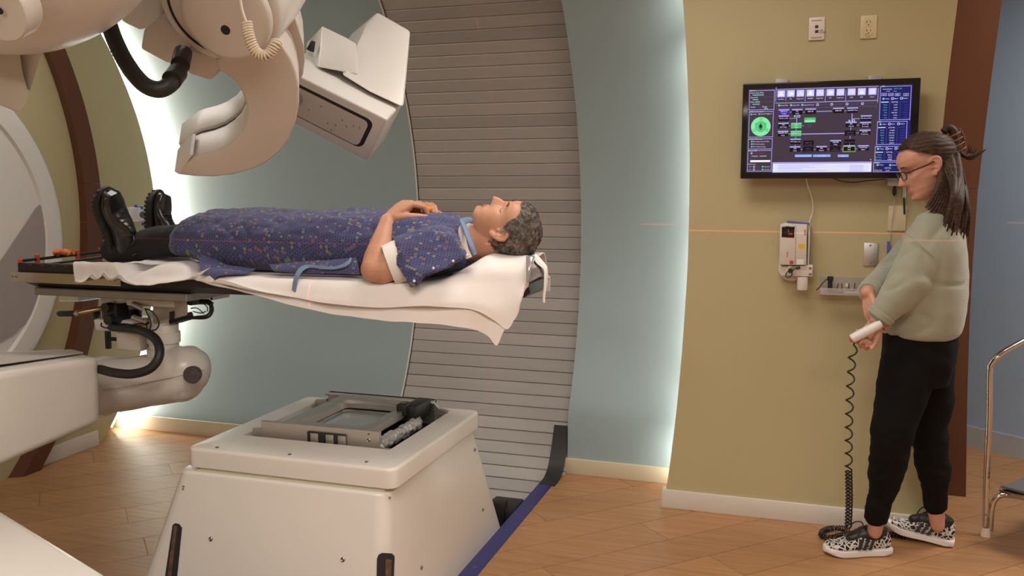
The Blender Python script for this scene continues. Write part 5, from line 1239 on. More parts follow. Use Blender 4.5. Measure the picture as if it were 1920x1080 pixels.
for toe, heel, nm in ((atz(1546, 1047) + Vector((0, .040, 0)), atz(1667, 1045) + Vector((0, .040, 0)), 1), (atz(1661, 1003) + Vector((0, -.012, 0)), atz(1786, 1029) + Vector((0, .030, 0)), 2)):
    if nm == 2: toe = toe + Vector((0, 0, .034))          # toe resting on the coiled cord
    x = (toe - heel).normalized(); yl = Vector((0, 0, 1)).cross(x).normalized(); Ls = (toe - heel).length
    M = Matrix.Translation(heel) @ Matrix((x, yl, x.cross(yl))).transposed().to_4x4()
    bu, bs = BM(), BM(); shoe(bu, bs, M, L=Ls, W=.098, sole_h=.030, hi=.100, toe_h=.050, taper=.06)
    su = obj('trainer', bu, M_SPOT, wom, sharp=60); obj('sole', bs, M_WSOLE, su, sharp=50)
    bt = BM(); chain(bt, [(M @ Vector((.055, 0, .085)), .036), (M @ Vector((.10, 0, .080)), .032), (M @ Vector((.15, 0, .066)), .022)], 16); tube(bt, [M @ Vector((.05, 0, .088)), M @ Vector((.045, 0, .112))], [.040, .036], 20)
    obj('tongue', bt, M_BLACK, su)
    for k in range(3):
        for sg in (-1, 1):
            bt = BM(); a_ = .088 + .022 * k; prism(bt, [M @ Vector(q) for q in ((a_, sg * .0435, .034), (a_ + .012, sg * .044, .034), (a_ - .006, sg * .034, .074), (a_ - .018, sg * .034, .074))], M.to_3x3() @ Vector((0, sg * .004, 0)), .001, 1)
            obj('stripe', bt, M_BLACK, su)
    bt = BM()
    for k in range(4): tube(bt, smoothpath([M @ Vector(q) for q in ((.10 + .02 * k, -.025, .085 - .011 * k), (.105 + .02 * k, 0, .102 - .010 * k), (.10 + .02 * k, .025, .085 - .011 * k))], 4), .003, 6)
    for sg in (-1, 1): tube(bt, smoothpath([M @ Vector(q) for q in ((.10, 0, .105), (.105, sg * .02, .122), (.13, sg * .035, .112), (.145, sg * .04, .075))], 5), .0025, 6)
    obj('laces', bt, M_BLACK, su)
# ---- controller and its coiled cord
ctl = thing('hand_controller', 'white handheld controller with red end and black coiled cord down to the floor', 'controller', at(1600, 1000, 3.55))
ca, cb_ = at(1596, 636, 3.335), at(1640, 613, 3.34); dv = (cb_ - ca).normalized()
bm = BM(); lathe(bm, ca, dv, [(0, .012), (.004, .0165), (.05, .0175), (.0505, .0165), (.052, .0165), (.0525, .0178), (.10, .016), (.115, .012), (.118, .001)], 24); obj('handle', bm, M_WHITE2, ctl)
bm = BM(); lathe(bm, ca - dv * .006, dv, [(0, .006), (.002, .0115), (.008, .0115)], 20); obj('red_button', bm, mat('red_plastic', (.45, .05, .03), .4), ctl)
M_CORD = mat('black_coil_cord', (.010, .009, .009), .4)
st = at(1604, 634, 3.335); fl_ = Vector((at(1588, 985, 3.56).x, 3.56, .03))
pth = [st, at(1601, 650, 3.33), at(1597, 680, 3.345), at(1592, 780, 3.40), at(1591, 880, 3.47), at(1592, 940, 3.52), at(1590, 990, 3.56)]
zend = pth[-1].z
# stretched upper part, tight lower part
bm = BM(); up = coil(pth[1:5], lambda t: .0125, 0, 9, 14); lo = coil(pth[4:], lambda t: .0115, 0, 17, 10)
tube(bm, [st] + up + lo[2:], .0031, 7); obj('coiled_cord', bm, M_CORD, ctl, sharp=80)
loop = [atz(1588, 992, .03), atz(1565, 990, .016), atz(1545, 995, .016), atz(1541, 1004, .016), atz(1560, 1008, .016), atz(1590, 1001, .014), atz(1640, 999, .013), atz(1670, 1002, .013), atz(1698, 1006, .013)]
bm = BM(); tube(bm, coil(loop, .0098, 0, 46, 10), .0030, 6); obj('coil_on_floor', bm, M_CORD, ctl, sharp=80)
# ================================================================== things on the yellow wall
WY = 3.87
def wbox(name, x0, y0, x1, y1, Yf, m, parent=None, bev=.002, Yb=WY, seg=2):
    a, b_ = at(x0, y1, Yf), at(x1, y0, Yf); bm = BM(); box(bm, (a.x, Yf, a.z), (b_.x, Yb, b_.z), bev, seg); return obj(name, bm, m, parent)
FONT = {}
def text(name, s, p, h, m, parent, w=None, align='LEFT', ndir=None, ext=.0003):
    cu = bpy.data.curves.new('t', 'FONT'); cu.body = s; cu.size = h / .72; cu.align_x = align; cu.extrude = ext; cu.resolution_u = 1
    o = bpy.data.objects.new('t', cu); COL.objects.link(o); bpy.context.view_layer.update()
    me = bpy.data.meshes.new_from_object(o.evaluated_get(bpy.context.evaluated_depsgraph_get())); bpy.data.objects.remove(o, do_unlink=True)
    xs = [v.co.x for v in me.vertices] or [0]; wd = max(xs) - min(xs); k = 1 if not w or wd < 1e-6 else w / wd
    off = Vector(p)
    for v in me.vertices: v.co = Vector((v.co.x * k, -v.co.z, v.co.y)) + off
    return objm(name, me, m, parent)
# --- monitor
TY = 3.775
mon = thing('monitor', 'wide black wall monitor showing a purple and blue control screen', 'monitor', (at(1557, 335, TY).x, 3.8, at(1557, 335, TY).z))
A0, A1, A2, A3 = at(1390, 158, TY), at(1725, 144.5, TY), at(1720, 333.5, TY), at(1391, 335.5, TY)
mx0, mx1, mz0, mz1 = (A0.x + A3.x) / 2, (A1.x + A2.x) / 2, (A2.z + A3.z) / 2, (A0.z + A1.z) / 2
bm = BM(); box(bm, (mx0, TY, mz0), (mx1, TY + .035, mz1), .004, 3); obj('bezel', bm, mat('gloss_black', (.010, .009, .009), .12), mon)
bm = BM(); box(bm, (mx0 + .06, TY + .03, mz0 + .05), (mx1 - .06, TY + .06, mz1 - .05), .01); obj('back_housing', bm, M_BLACK, mon)
for px in (1466, 1640):
    a = at(px, 150, 3.84); bm = BM(); box(bm, (a.x - .025, 3.835, mz0 + .05), (a.x + .025, WY, mz1 + .022), .002); obj('wall_bracket', bm, mat('bracket_grey', (.36, .34, .33), .5, .3), mon)
# screen: local coordinates 0..1 inside the active area; unit in screenshot pixels of the 1865x1080 crop
S0, S1, S2, S3 = (158, 195), (1672, 130), (1672, 945), (158, 955)
def scr(cx, cy):   # position in the zoomed photograph crop -> fraction of the screen
    u = (cx - 158) / 1514; yt = 195 + (133 - 195) * u; yb_ = 955 + (925 - 955) * u
    return u, (cy - yt) / (yb_ - yt)
bx0, bx1, bz0, bz1 = mx0 + .0225, mx1 - .029, mz0 + .0245, mz1 - .024
def SX(u): return bx0 + (bx1 - bx0) * u
def SZ(v): return bz1 - (bz1 - bz0) * v
def em(name, col, s=1.0):
    if name not in MATS: MATS[name] = emit_mat(name, col, s)
    return MATS[name]
E_BG = em('screen_bg', (.068, .045, .062), 1.0); E_LINE = em('screen_line', (.42, .38, .92), 1.0); E_LAV = em('screen_lavender', (.62, .60, .98), 1.1); E_WHITE = em('screen_white', (.86, .86, 1.0), 1.1)  # screen_bg: brownish glare on the screen is put into its colour
E_GREEN = em('screen_green', (.08, .52, .16), 1.0); E_GREEN2 = em('screen_green_light', (.25, .85, .38), 1.0); E_NAVY = em('screen_navy', (.020, .020, .13), 1.0); E_BLUE = em('screen_blue', (.16, .26, .75), 1.0)
E_CYAN = em('screen_cyan', (.18, .62, .62), 1.0); E_PURP = em('screen_purple', (.09, .02, .40), 1.0); E_DIM = em('screen_dim', (.13, .11, .26), 1.0); E_DBLUE = em('screen_digit_blue', (.09, .08, .62), 1.0); E_RED = em('screen_red', (.40, .06, .07), 1.0)
E_BOX = em('screen_box', (.018, .010, .012), 1.0); E_LIME = em('screen_lime', (.32, .68, .08), 1.0); E_ORG = em('screen_orange', (.7, .4, .1), 1.0)
bm = BM(); box(bm, (bx0, TY - .0006, bz0), (bx1, TY + .002, bz1)); screen = obj('screen', bm, E_BG, mon)
LAY = {}
def rect(cx0, cy0, cx1, cy1, m, lay=1):
    u0, v0 = scr(cx0, cy0); u1, v1 = scr(cx1, cy1); v0b = scr((cx0 + cx1) / 2, cy0)[1]; v1b = scr((cx0 + cx1) / 2, cy1)[1]
    b = LAY.setdefault((m.name, lay), BM()); y1 = TY - .0006 - .0001 * (lay - 1) - .0000; box(b, (SX(u0), y1 - .0002, SZ(v1b)), (SX(u1), y1 + .0002, SZ(v0b)))
def frame_(cx0, cy0, cx1, cy1, m, t=5, lay=2):
    rect(cx0, cy0, cx1, cy0 + t, m, lay); rect(cx0, cy1 - t, cx1, cy1, m, lay); rect(cx0, cy0, cx0 + t, cy1, m, lay); rect(cx1 - t, cy0, cx1, cy1, m, lay)
def circ_(cx, cy, r, m, lay=2, ring=0, n=20):
    u, v = scr(cx, cy); X, Z = SX(u), SZ(v); k = (bx1 - bx0) / 1514 * r; y = TY - .0006 - .0001 * (lay - 1); b = LAY.setdefault((m.name, lay), BM())
    if ring: tube(b, [Vector((X + k * math.cos(2 * math.pi * i / n), y, Z + k * math.sin(2 * math.pi * i / n))) for i in range(n)], ring * (bx1 - bx0) / 1514, 4, closed=True)
    else: prism(b, [Vector((X + k * math.cos(2 * math.pi * i / n), y - .0002, Z + k * math.sin(2 * math.pi * i / n))) for i in range(n)], (0, .0003, 0))
TXT = []
def tx(s, cx, cy, hpx, m=None, align='LEFT', wpx=None):
    u, v = scr(cx, cy); k = (bx1 - bx0) / 1514; TXT.append((s, Vector((SX(u), TY - .0014, SZ(v))), hpx * k, m or E_WHITE, align, wpx * k if wpx else None))
# left column
frame_(168, 200, 412, 380, E_LINE); frame_(170, 392, 408, 628, E_LINE); frame_(168, 640, 406, 738, E_LINE); frame_(168, 748, 404, 942, E_LINE)
tx('Patient', 178, 210, 13); tx('Name (Last, First)', 182, 232, 13); tx('Patient ID', 182, 274, 13); tx('Date of Birth', 182, 314, 13); tx('Gender', 182, 360, 12); tx('Weight', 296, 356, 12)
for y in (262, 304, 346): rect(182, y, 405, y + 2, E_DIM)
rect(200, 240, 308, 248, E_CYAN); rect(200, 282, 256, 290, E_CYAN); rect(200, 324, 272, 331, E_CYAN); rect(278, 346, 281, 376, E_DIM); tx('F', 196, 374, 9, E_CYAN); rect(312, 362, 352, 369, E_CYAN)
tx('Collision Avoidance', 176, 402, 13); circ_(192, 420, 8, E_CYAN); tx('Online', 206, 424, 11); circ_(270, 416, 8, E_CYAN); tx('Active/Configured', 284, 420, 11)
circ_(288, 530, 95, E_GREEN2, 2, n=40); circ_(288, 530, 52, E_GREEN, 3, 3, n=30); circ_(288, 530, 50, em('screen_green_mid', (.12, .62, .24), 1), 3, n=30)
for cx, cy in ((288, 462), (246, 508), (330, 508), (226, 565), (348, 562)): circ_(cx, cy, 11, E_GREEN, 4, 3)
circ_(286, 504, 6, E_BOX, 5); rect(276, 512, 297, 540, E_BOX, 5); rect(278, 538, 285, 560, E_BOX, 5); rect(289, 538, 296, 560, E_BOX, 5); rect(269, 516, 274, 548, E_BOX, 5); rect(299, 516, 304, 548, E_BOX, 5)
tx('Collision Detection', 176, 652, 13)
for k, s in enumerate(('PPS Collision (Couch CDS)', 'PPS Collision (Arm)', 'PPS Collision (C-ring)')): circ_(206, 668 + 24 * k, 8, E_CYAN); tx(s, 220, 673 + 24 * k, 10.5)
tx('System (v4.5)', 176, 758, 12); circ_(206, 776, 8, E_LAV, 2, 2); tx('Standalone Keyswitch', 220, 780, 10, E_RED); tx('7/14/2020   1:43:58 PM', 206, 809, 12); tx('Motion Speed', 176, 834, 10, E_DBLUE); rect(196, 838, 390, 856, E_WHITE)
tx('TMCS Servers', 176, 882, 10)
for k, s in enumerate(('CWS', 'IGW')): tx(s, 184, 904 + 25 * k, 9, E_LAV); circ_(234, 900 + 25 * k, 8, E_LAV, 2, 2); tx('Listening', 248, 904 + 25 * k, 9, E_DIM); circ_(318, 898 + 25 * k, 8, E_CYAN); tx('Connected', 330, 902 + 25 * k, 10)
# toolbar
frame_(422, 170, 1372, 300, E_LINE)
ic = [(474, 'Workflow'), (566, 'PPS'), (656, 'Diagnostics'), (750, 'GANTRY'), (840, 'Diagnostics'), (936, 'XPS'), (1028, 'Diagnostics'), (1130, 'CIAS'), (1222, 'MCS'), (1318, 'Power')]
for k, (cx, s) in enumerate(ic):
    t = (cx - 474) / 844; cy = 232 - 30 * t
    rect(cx - 37, cy - 34, cx + 37, cy + 30, E_LINE, 2); rect(cx - 31, cy - 28, cx + 31, cy + 24, E_LAV, 3); tx(s, cx, cy + 52, 11, align='CENTER')
    if k in (2, 4, 6, 7):
        for a, b_ in ((-26, 4), (-8, -8), (0, -14), (8, 6), (18, 0)): rect(cx + a, cy + b_ - 3, cx + a + 10, cy + b_ + 5, E_WHITE, 4)
    elif k == 9: circ_(cx, cy - 2, 15, E_WHITE, 4, 3); rect(cx - 2, cy - 20, cx + 2, cy, E_WHITE, 4)
    elif k == 8:
        u, v = scr(cx, cy); kk = (bx1 - bx0) / 1514; b = LAY.setdefault((E_WHITE.name, 4), BM()); prism(b, [Vector((SX(u), TY - .0012, SZ(v) + 22 * kk)), Vector((SX(u) + 24 * kk, TY - .0012, SZ(v) - 16 * kk)), Vector((SX(u) - 24 * kk, TY - .0012, SZ(v) - 16 * kk))], (0, .0003, 0)); rect(cx - 2, cy - 10, cx + 2, cy + 6, E_LINE, 6)
    elif k in (0, 3): rect(cx - 12, cy - 16, cx + 12, cy + 8, E_WHITE, 4); rect(cx - 24, cy + 6, cx + 24, cy + 14, E_WHITE, 4); circ_(cx, cy - 18, 7, E_WHITE, 4)
    else: rect(cx - 20, cy - 12, cx + 20, cy - 3, E_WHITE, 4); rect(cx - 2, cy - 6, cx + 22, cy + 8, E_WHITE, 4); rect(cx - 22, cy + 6, cx + 8, cy + 14, E_WHITE, 4)
for cx in (520, 704, 890, 1078): rect(cx - 2, 190, cx + 2, 295, E_LINE, 2)
frame_(432, 304, 1358, 350, E_DIM, 3)
for cx, s, on in ((458, 'Patient Data', 1), (572, 'Setup Field', 1), (678, 'Setup In Process', 1), (820, 'Patient NO Set', 0), (952, 'Setup Complete', 0), (1092, 'Treatment Field', 0), (1232, 'Patient Closed', 0)):
    cy = 336 - (cx - 458) / 774 * 24
    circ_(cx, cy, 10, E_CYAN if on else E_LAV, 2, 0 if on else 2.5); tx(s, cx + 14, cy + 5, 11, E_WHITE if on else E_DIM)
# work flow boxes
def wf(cx, cy, s, m=E_BOX, hdr=E_LINE, tc=E_WHITE, w=50):
    rect(cx - w, cy - 12, cx + w, cy + 34, m, 2); rect(cx - w, cy - 16, cx + w, cy - 4, hdr, 3)
    for k, q in enumerate(s.split('|')): tx(q, cx, cy + 16 + 19 * k - (6 if '|' in s else 0), 12, tc, 'CENTER')
wf(506, 386, 'PPS Dock|Couple', E_PURP); wf(632, 382, 'PPS|Load'); wf(758, 376, 'PREP EB'); wf(1016, 366, 'PREP BM'); wf(1144, 362, 'GANTRY Park')
wf(506, 442, 'PPS Dock LIS'); wf(506, 508, 'PPS|ALT Setup'); wf(628, 508, 'PPS|Setup', E_GREEN, em('scr_gl', (.3, .55, .40), 1)); wf(504, 582, 'GANTRY ALT|Setup'); wf(628, 580, 'GANTRY Setup', E_GREEN, em('scr_gl', (.3, .55, .40), 1))
rect(702, 442, 808, 486, E_GREEN, 2); rect(706, 464, 804, 486, E_GREEN2, 3); tx('NEW', 755, 462, 11, E_GREEN2, 'CENTER'); tx('Modify', 754, 514, 12, E_DIM, 'CENTER'); tx('Setup...', 754, 532, 12, E_DIM, 'CENTER')
wf(626, 652, 'XPS Approach'); wf(624, 722, 'XPS|Setup'); wf(748, 668, 'REMOVE|Corrections', E_BOX, E_BOX, E_DIM); wf(748, 724, 'APPLY|Corrections', E_BOX, E_BOX, E_DIM); wf(874, 716, 'XPS|Depart'); wf(1002, 660, 'CANCEL|Setup'); wf(1000, 716, 'Setup|COMPLETE', E_BOX, E_BOX, E_DIM)
wf(1130, 706, 'XPS|Park'); frame_(1072, 698, 1186, 750, E_LIME, 4, 4); wf(1258, 704, 'Install Range|Shifter'); wf(1130, 652, 'XPS Treatment', E_BOX, E_BOX, E_DIM); wf(1132, 570, 'GANTRY|Treatment', E_BOX, E_BOX, E_DIM); wf(1138, 492, 'PPS|Unload'); wf(1272, 432, 'PPS Dock Park'); wf(1268, 492, 'PPS Dock|Decouple'); wf(1266, 562, 'ABORT|Treatment...')
for cx0, cy0, cx1, cy1 in ((812, 381, 958, 387), (1140, 402, 1147, 482), (1147, 446, 1214, 451), (628, 418, 634, 496), (560, 450, 628, 454), (682, 584, 1080, 592), (626, 546, 631, 568), (624, 618, 629, 640), (622, 690, 627, 708), (556, 518, 576, 522), (556, 592, 576, 596), (682, 516, 700, 520), (678, 732, 694, 736), (802, 730, 818, 734), (928, 726, 944, 730), (1056, 724, 1070, 728), (1190, 720, 1206, 724), (1134, 528, 1139, 554), (1131, 606, 1136, 630), (1129, 676, 1134, 696), (1070, 376, 1088, 380), (560, 394, 578, 398), (686, 392, 704, 396), (1190, 504, 1212, 508), (1188, 576, 1210, 580)): rect(cx0, cy0, cx1, cy1, E_LINE, 2)
for cx, cy in ((612, 432), (1120, 468)): circ_(cx, cy, 10, E_CYAN, 3); circ_(cx + 39, cy - 1, 10, E_LAV, 3, 2.5)
for x0_, x1_, cy, s in ((624, 786, 790, 'Treatment Room Lights'), (796, 960, 787, 'Laser Lights'), (1026, 1128, 785, 'Laser')): rect(x0_, cy - 12, x1_, cy + 14, E_BLUE, 2); rect(x0_ + 3, cy - 2, x1_ - 3, cy + 10, em('scr_bl', (.35, .48, .95), 1), 3); tx(s, (x0_ + x1_) / 2, cy + 7, 11, align='CENTER')
# log window
rect(412, 846, 1342, 942, E_LINE, 2); rect(422, 862, 1334, 936, E_WHITE, 3)
for k in range(5):
    rect(430, 872 + 13 * k, 1320, 879 + 13 * k, em('scr_log', (.60, .62, .92), 1), 4); rect(470, 874 + 13 * k, (900, 760, 820, 700, 930)[k], 876.5 + 13 * k, E_LINE, 5); rect(1150, 872 + 13 * k, 1270, 875 + 13 * k, E_LINE, 5)
rect(1142, 862, 1145, 936, E_LINE, 5); circ_(1330, 818, 6, E_ORG, 3)
# right column
rect(1385, 142, 1672, 930, E_NAVY, 1)
frame_(1388, 150, 1664, 455, E_LINE, 5, 3); frame_(1374, 468, 1642, 680, E_LINE, 5, 3); frame_(1364, 694, 1628, 828, E_LINE, 5, 3); frame_(1356, 838, 1616, 930, E_LINE, 5, 3)
tx('PPS', 1404, 160, 12); tx('XPS', 1382, 480, 12); tx('Gantry', 1374, 704, 12); tx('Imaging', 1364, 850, 12)
tx('DICOM Field:', 1410, 186, 11); tx('CBCT-1-080', 1506, 180, 11, E_CYAN); tx('Couch:', 1440, 202, 10); tx('Long', 1506, 200, 10, E_LAV)
for cx, s in ((1424, 'LNG'), (1484, 'LOW'), (1544, 'MED'), (1618, 'LIFT')): rect(cx - 24, 214, cx + 24, 240, E_LINE, 3); rect(cx - 20, 218, cx + 20, 236, E_NAVY, 4); tx(s, cx, 233, 11, align='CENTER')
def block(cx, cy, labs, a, b_, hdr=('ACTUAL', 'TARGET'), dy=27):
    for k, (s, on) in enumerate((('Online', 1), ('Alarm', 0), ('Parked', 0))): circ_(cx + 80 * k, cy - 3 * k, 10, E_CYAN if on else E_LAV, 4, 0 if on else 2.5); tx(s, cx + 14 + 80 * k, cy + 5 - 3 * k, 11)
    rect(cx - 20, cy + 26, cx + 46, cy + 34, E_LAV, 4); tx(hdr[0], cx + 102, cy + 34, 12, align='CENTER'); tx(hdr[1], cx + 192, cy + 30, 11, E_DBLUE, 'CENTER')
    for x_ in (56, 150): rect(cx + x_, cy + 20, cx + x_ + 2, cy + 44 + dy * len(labs), E_DIM, 4)
    for k, s in enumerate(labs): tx(s, cx + 36, cy + 58 + dy * k, 11, E_CYAN, 'RIGHT'); tx(a[k], cx + 128, cy + 58 + dy * k, 12, align='RIGHT'); tx(b_[k], cx + 220, cy + 55 + dy * k, 11, E_DBLUE, 'RIGHT')
L6 = ('X(cm)', 'Y(cm)', 'Z(cm)', 'Yaw', 'Pitch', 'Roll')
block(1420, 266, L6, ('0.000', '0.000', '1.500', '-180.000', '0.000', '0.000'), ('0.000', '0.000', '1.500', '-180.000', '0.000', '0.000'), dy=23.5)
block(1404, 496, L6, ('29.638', '121.739', '113.213', '-27.757', '22.001', '64.000'), ('32.500', '116.000', '113.000', '-42.500', '22.000', '65.000'), dy=23)
block(1392, 720, ('Gantry', 'Snout(cm)', 'Accessory'), ('180.00', '37.65', 'OPEN'), ('', '', ''), dy=21)
for k, s in enumerate(('Online', 'Parked')): circ_(1396 + 112 * k, 866, 10, E_CYAN, 4); tx(s, 1410 + 112 * k, 870, 11)
tx('ACTUAL', 1488, 898, 12, align='CENTER'); tx('C-Ring (cm)', 1366, 920, 11); tx('60.00', 1488, 920, 12, align='CENTER')
names = {}
for (mn, lay), b in LAY.items(): o = obj('screen_graphic', b, bpy.data.materials[mn], screen, fin=False); o['kind'] = 'stuff'
# all the lettering, one object per colour
byc = {}
for s, p, h, m, al, w_ in TXT: byc.setdefault(m.name, []).append((s, p, h, al))
for mn, items in byc.items():
    cuo = []
    tb = BM()
    for s, p, h, al in items:
        if not s: continue
        cu = bpy.data.curves.new('t', 'FONT'); cu.body = s; cu.size = h / .72; cu.align_x = al; cu.resolution_u = 1; cu.offset = 0
        o = bpy.data.objects.new('t', cu); COL.objects.link(o); me = o.to_mesh()
        n0 = len(tb.verts); tb.from_mesh(me); tb.verts.ensure_lookup_table()
        for v in tb.verts[n0:]: v.co = Vector((p.x + v.co.x * .93, p.y, p.z + v.co.y))
        o.to_mesh_clear(); bpy.data.objects.remove(o, do_unlink=True)
    o = obj('screen_text', tb, bpy.data.materials[mn], screen, fin=False); o['kind'] = 'stuff'
# cables and the small box below the monitor
def cable(name, label, pts, r, m, parent=None, cat='cable'):
    bm = BM(); tube(bm, smoothpath(pts, 8), r, 8); o = obj(name, bm, m, parent)
    return tag(o, label, cat) if not parent else o
cable('white_cable', 'thin white cable hanging from the monitor to the laser box', [at(1511, 333, 3.80), at(1515, 350, 3.82), at(1523, 375, 3.845), at(1524, 395, 3.85), at(1519, 412, 3.848), at(1517.5, 418, 3.845)], .0022, mat('white_cable', (.70, .66, .60), .5))
cable('blue_cable', 'dark blue cable sagging below the monitor', [at(1560, 333, 3.81), at(1575, 339, 3.82), at(1600, 342, 3.83), at(1625, 339, 3.835), at(1660, 336, 3.84)], .0022, mat('navy_cable', (.03, .035, .10), .5))
pb = thing('connector_box', 'small grey connector box with two plugs under the monitor', 'box', at(1682, 350, 3.85))
bx = wbox('housing', 1664, 335, 1712, 349, 3.82, mat('grey_box', (.50, .47, .45), .5), pb); 
for q in ((1666, 347.5), (1708, 347)): bolt('screw', at(*q, 3.82), (0, -1, 0), .0022, M_SCREW, bx, .001)
bm = BM(); p = at(1677.5, 349, 3.845); lathe(bm, (p.x, p.y, p.z + .004), (0, 0, -1), [(0, .006), (.016, .006), (.017, .008), (.034, .008), (.040, .003), (.044, .003)], 16); obj('plug', bm, M_BLACK, pb)
bm = BM(); p = at(1695, 349, 3.845); lathe(bm, (p.x, p.y, p.z + .004), (0, 0, -1), [(0, .008), (.036, .008), (.036, .0095), (.048, .0095), (.05, .004)], 16); pg = obj('plug', bm, M_ALU, pb)
cable('cord', '', [at(1695, 372, 3.845), at(1695.5, 385, 3.847), at(1696, 402, 3.85)], .0042, M_BLACK, pb); cable('cord', '', [at(1677.5, 367, 3.845), at(1676, 390, 3.85), at(1672, 420, 3.86), at(1667, 455, 3.862)], .0016, mat('clear_cord', (.45, .40, .33), .4), pb)
wp = thing('wall_plate', 'cream blank wall plate behind the standing person', 'wall plate', at(1683, 433, WY)); wbox('plate', 1664, 386, 1700, 433, 3.862, mat('cream_plate', (.60, .52, .34), .4), wp, .002)
for q in ((1681, 393), (1681, 426)): bolt('screw', at(*q, 3.862), (0, -1, 0), .0025, mat('cream_plate', 0), wp, .001)
# upper plates
dp = thing('data_plate', 'white data outlet plate with two dark square ports', 'wall plate', at(1531, 76, WY)); wbox('plate', 1515.5, 31, 1547, 76, 3.861, mat('white_plate', (.72, .64, .58), .4), dp, .003)
for y in (50, 59): wbox('port', 1528, y - 3, 1534.5, y + 3, 3.8605, mat('dark_red_port', (.05, .008, .008), .4), dp, .0005)
M_INK = mat('faded_red_print', (.42, .26, .24), .6); M_PEN = mat('blue_pen', (.06, .06, .16), .6)
for y in (38.5, 70.5): wbox('printed_strip', 1521, y - 1.6, 1541, y + 1.6, 3.8606, M_INK, dp, 0)
p = at(1535.5, 58.5, 3.8603); text('handwriting', 'USB', p, .0065, M_PEN, dp); p = at(1536, 63, 3.8603); text('handwriting', 'PORT', p, .008, M_PEN, dp)
op_ = thing('power_outlet', 'cream duplex power outlet high on the yellow wall', 'outlet', at(1628, 73, WY)); wbox('plate', 1612, 27.5, 1645, 73, 3.862, mat('ivory_plate', (.66, .56, .33), .4), op_, .003)
for y in (43, 59):
    c = at(1628.5, y, 3.8615); bm = BM(); lathe(bm, c + Vector((0, .002, 0)), (0, -1, 0), [(0, .0165), (.003, .0165), (.0038, .0155), (.0038, .001)], 24); sk = obj('socket', bm, mat('ivory_plate', 0), op_)
    for dx, dz, w_, h_ in ((-.0062, .004, .0011, .0042), (.0062, .004, .0010, .0036), (0, -.0075, .0022, .0020)):
        bm = BM(); box(bm, (c.x + dx - w_, c.y - .0026, c.z + dz - h_), (c.x + dx + w_, c.y - .0015, c.z + dz + h_), .0004, 1); obj('slot', bm, M_DARK, sk)
    if y == 59: bm = BM(); ellipsoid(bm, c + Vector((-.0075, -.002, -.010)), (.0022, .001, .002), nu=8, nv=6); obj('green_dot', bm, mat('green_ink', (.03, .2, .04), .5), sk)
bolt('screw', at(1628.5, 51, 3.862), (0, -1, 0), .0022, mat('ivory_plate', 0), op_, .001)
p = at(1624, 69.5, 3.8612); text('marking', 'LN 07', p, .0038, M_INK, op_)
# steel blank plate
sp_ = thing('steel_plate', 'brushed steel blank plate above the clear shelf', 'wall plate', at(1632, 499, WY)); wbox('plate', 1617.5, 455.5, 1647.5, 498.5, 3.862, M_STEEL, sp_, .003)
for y in (460, 493): bolt('screw', at(1632, y, 3.862), (0, -1, 0), .0042, M_SCREW, sp_, .0015)
# laser box
lb = thing('laser_box', 'beige positioning laser box with a small black display and round bracket below', 'laser', at(1490, 545, WY))
LYF = 3.775
def lbox(name, pts, Yf, Yb, m, par, bev=.002): 
    bm = BM(); prism(bm, [at(*q, Yf) for q in pts], (0, Yb - Yf, 0), bev, 2); return obj(name, bm, m, par, sharp=40)
M_LB = mat('laser_beige', (.62, .55, .49), .45)
hs_ = lbox('housing', [(1462, 497), (1464, 421), (1471, 418), (1496, 420), (1513, 420.5), (1512, 497)], LYF, 3.845, M_LB, lb)
lbox('front_panel', [(1461, 496), (1463, 420), (1492, 420), (1490, 497)], LYF - .008, LYF, M_LB, hs_)
dsp = lbox('display', [(1465.5, 444.5), (1466, 424), (1490, 424.5), (1489, 446)], LYF - .0095, LYF - .006, mat('black_glass', (.006, .006, .006), .1), hs_, .0005)
p = at(1478, 440, LYF - .0105); text('display_digits', '8.80', p, .0075, em('led_red', (1, .03, .02), 1.6), dsp); p = at(1477.5, 434, LYF - .0105); text('display_mark', 'J', p, .008, mat('grey_print', (.5, .5, .5), .5), dsp)
lbox('warning_sticker', [(1496.5, 465.5), (1497, 457), (1509, 457.5), (1508.5, 466)], LYF - .0006, LYF + .001, mat('yellow_sticker', (.72, .46, .02), .5), hs_, 0)
lbox('white_sticker', [(1494, 496), (1494, 486.5), (1507.5, 486), (1507, 496)], LYF - .0006, LYF + .001, mat('white_sticker', (.75, .72, .68), .5), hs_, 0)
lbox('side_sticker', [(1507.5, 441), (1508, 430.5), (1511, 430.5), (1511, 441.5)], LYF - .0006, LYF + .001, mat('grey_sticker', (.30, .27, .27), .5), hs_, 0)
c = at(1484, 492, LYF - .0085); bm = BM(); lathe(bm, c + Vector((0, .002, 0)), (0, -1, 0), [(0, .0085), (.0022, .0085), (.0022, .001)], 20); obj('red_seal', bm, mat('red_seal', (.42, .06, .05), .5), hs_)
cu = bpy.data.curves.new('t', 'FONT'); cu.body = 'Apollo'; cu.size = .0085; cu.extrude = .0003; o = bpy.data.objects.new('t', cu); COL.objects.link(o); me = bpy.data.meshes.new_from_object(o.evaluated_get(bpy.context.evaluated_depsgraph_get())); bpy.data.objects.remove(o, do_unlink=True)
pt = at(1477, 482, LYF - .0086)
for v in me.vertices: v.co = Vector((-v.co.y, -v.co.z, v.co.x)) + pt
objm('red_lettering', me, mat('red_print', (.55, .10, .06), .5), hs_)
lbox('top_tape', [(1475, 416.5), (1476, 414.5), (1518, 419), (1518, 421.5), (1497, 420.5)], LYF + .01, 3.84, mat('blue_tape', (.10, .10, .42), .5), lb, 0)
lbox('back_plate', [(1514, 500), (1516, 420), (1519, 420), (1518.5, 456), (1516.5, 500)], 3.80, 3.86, M_WHITE2, lb, .001)
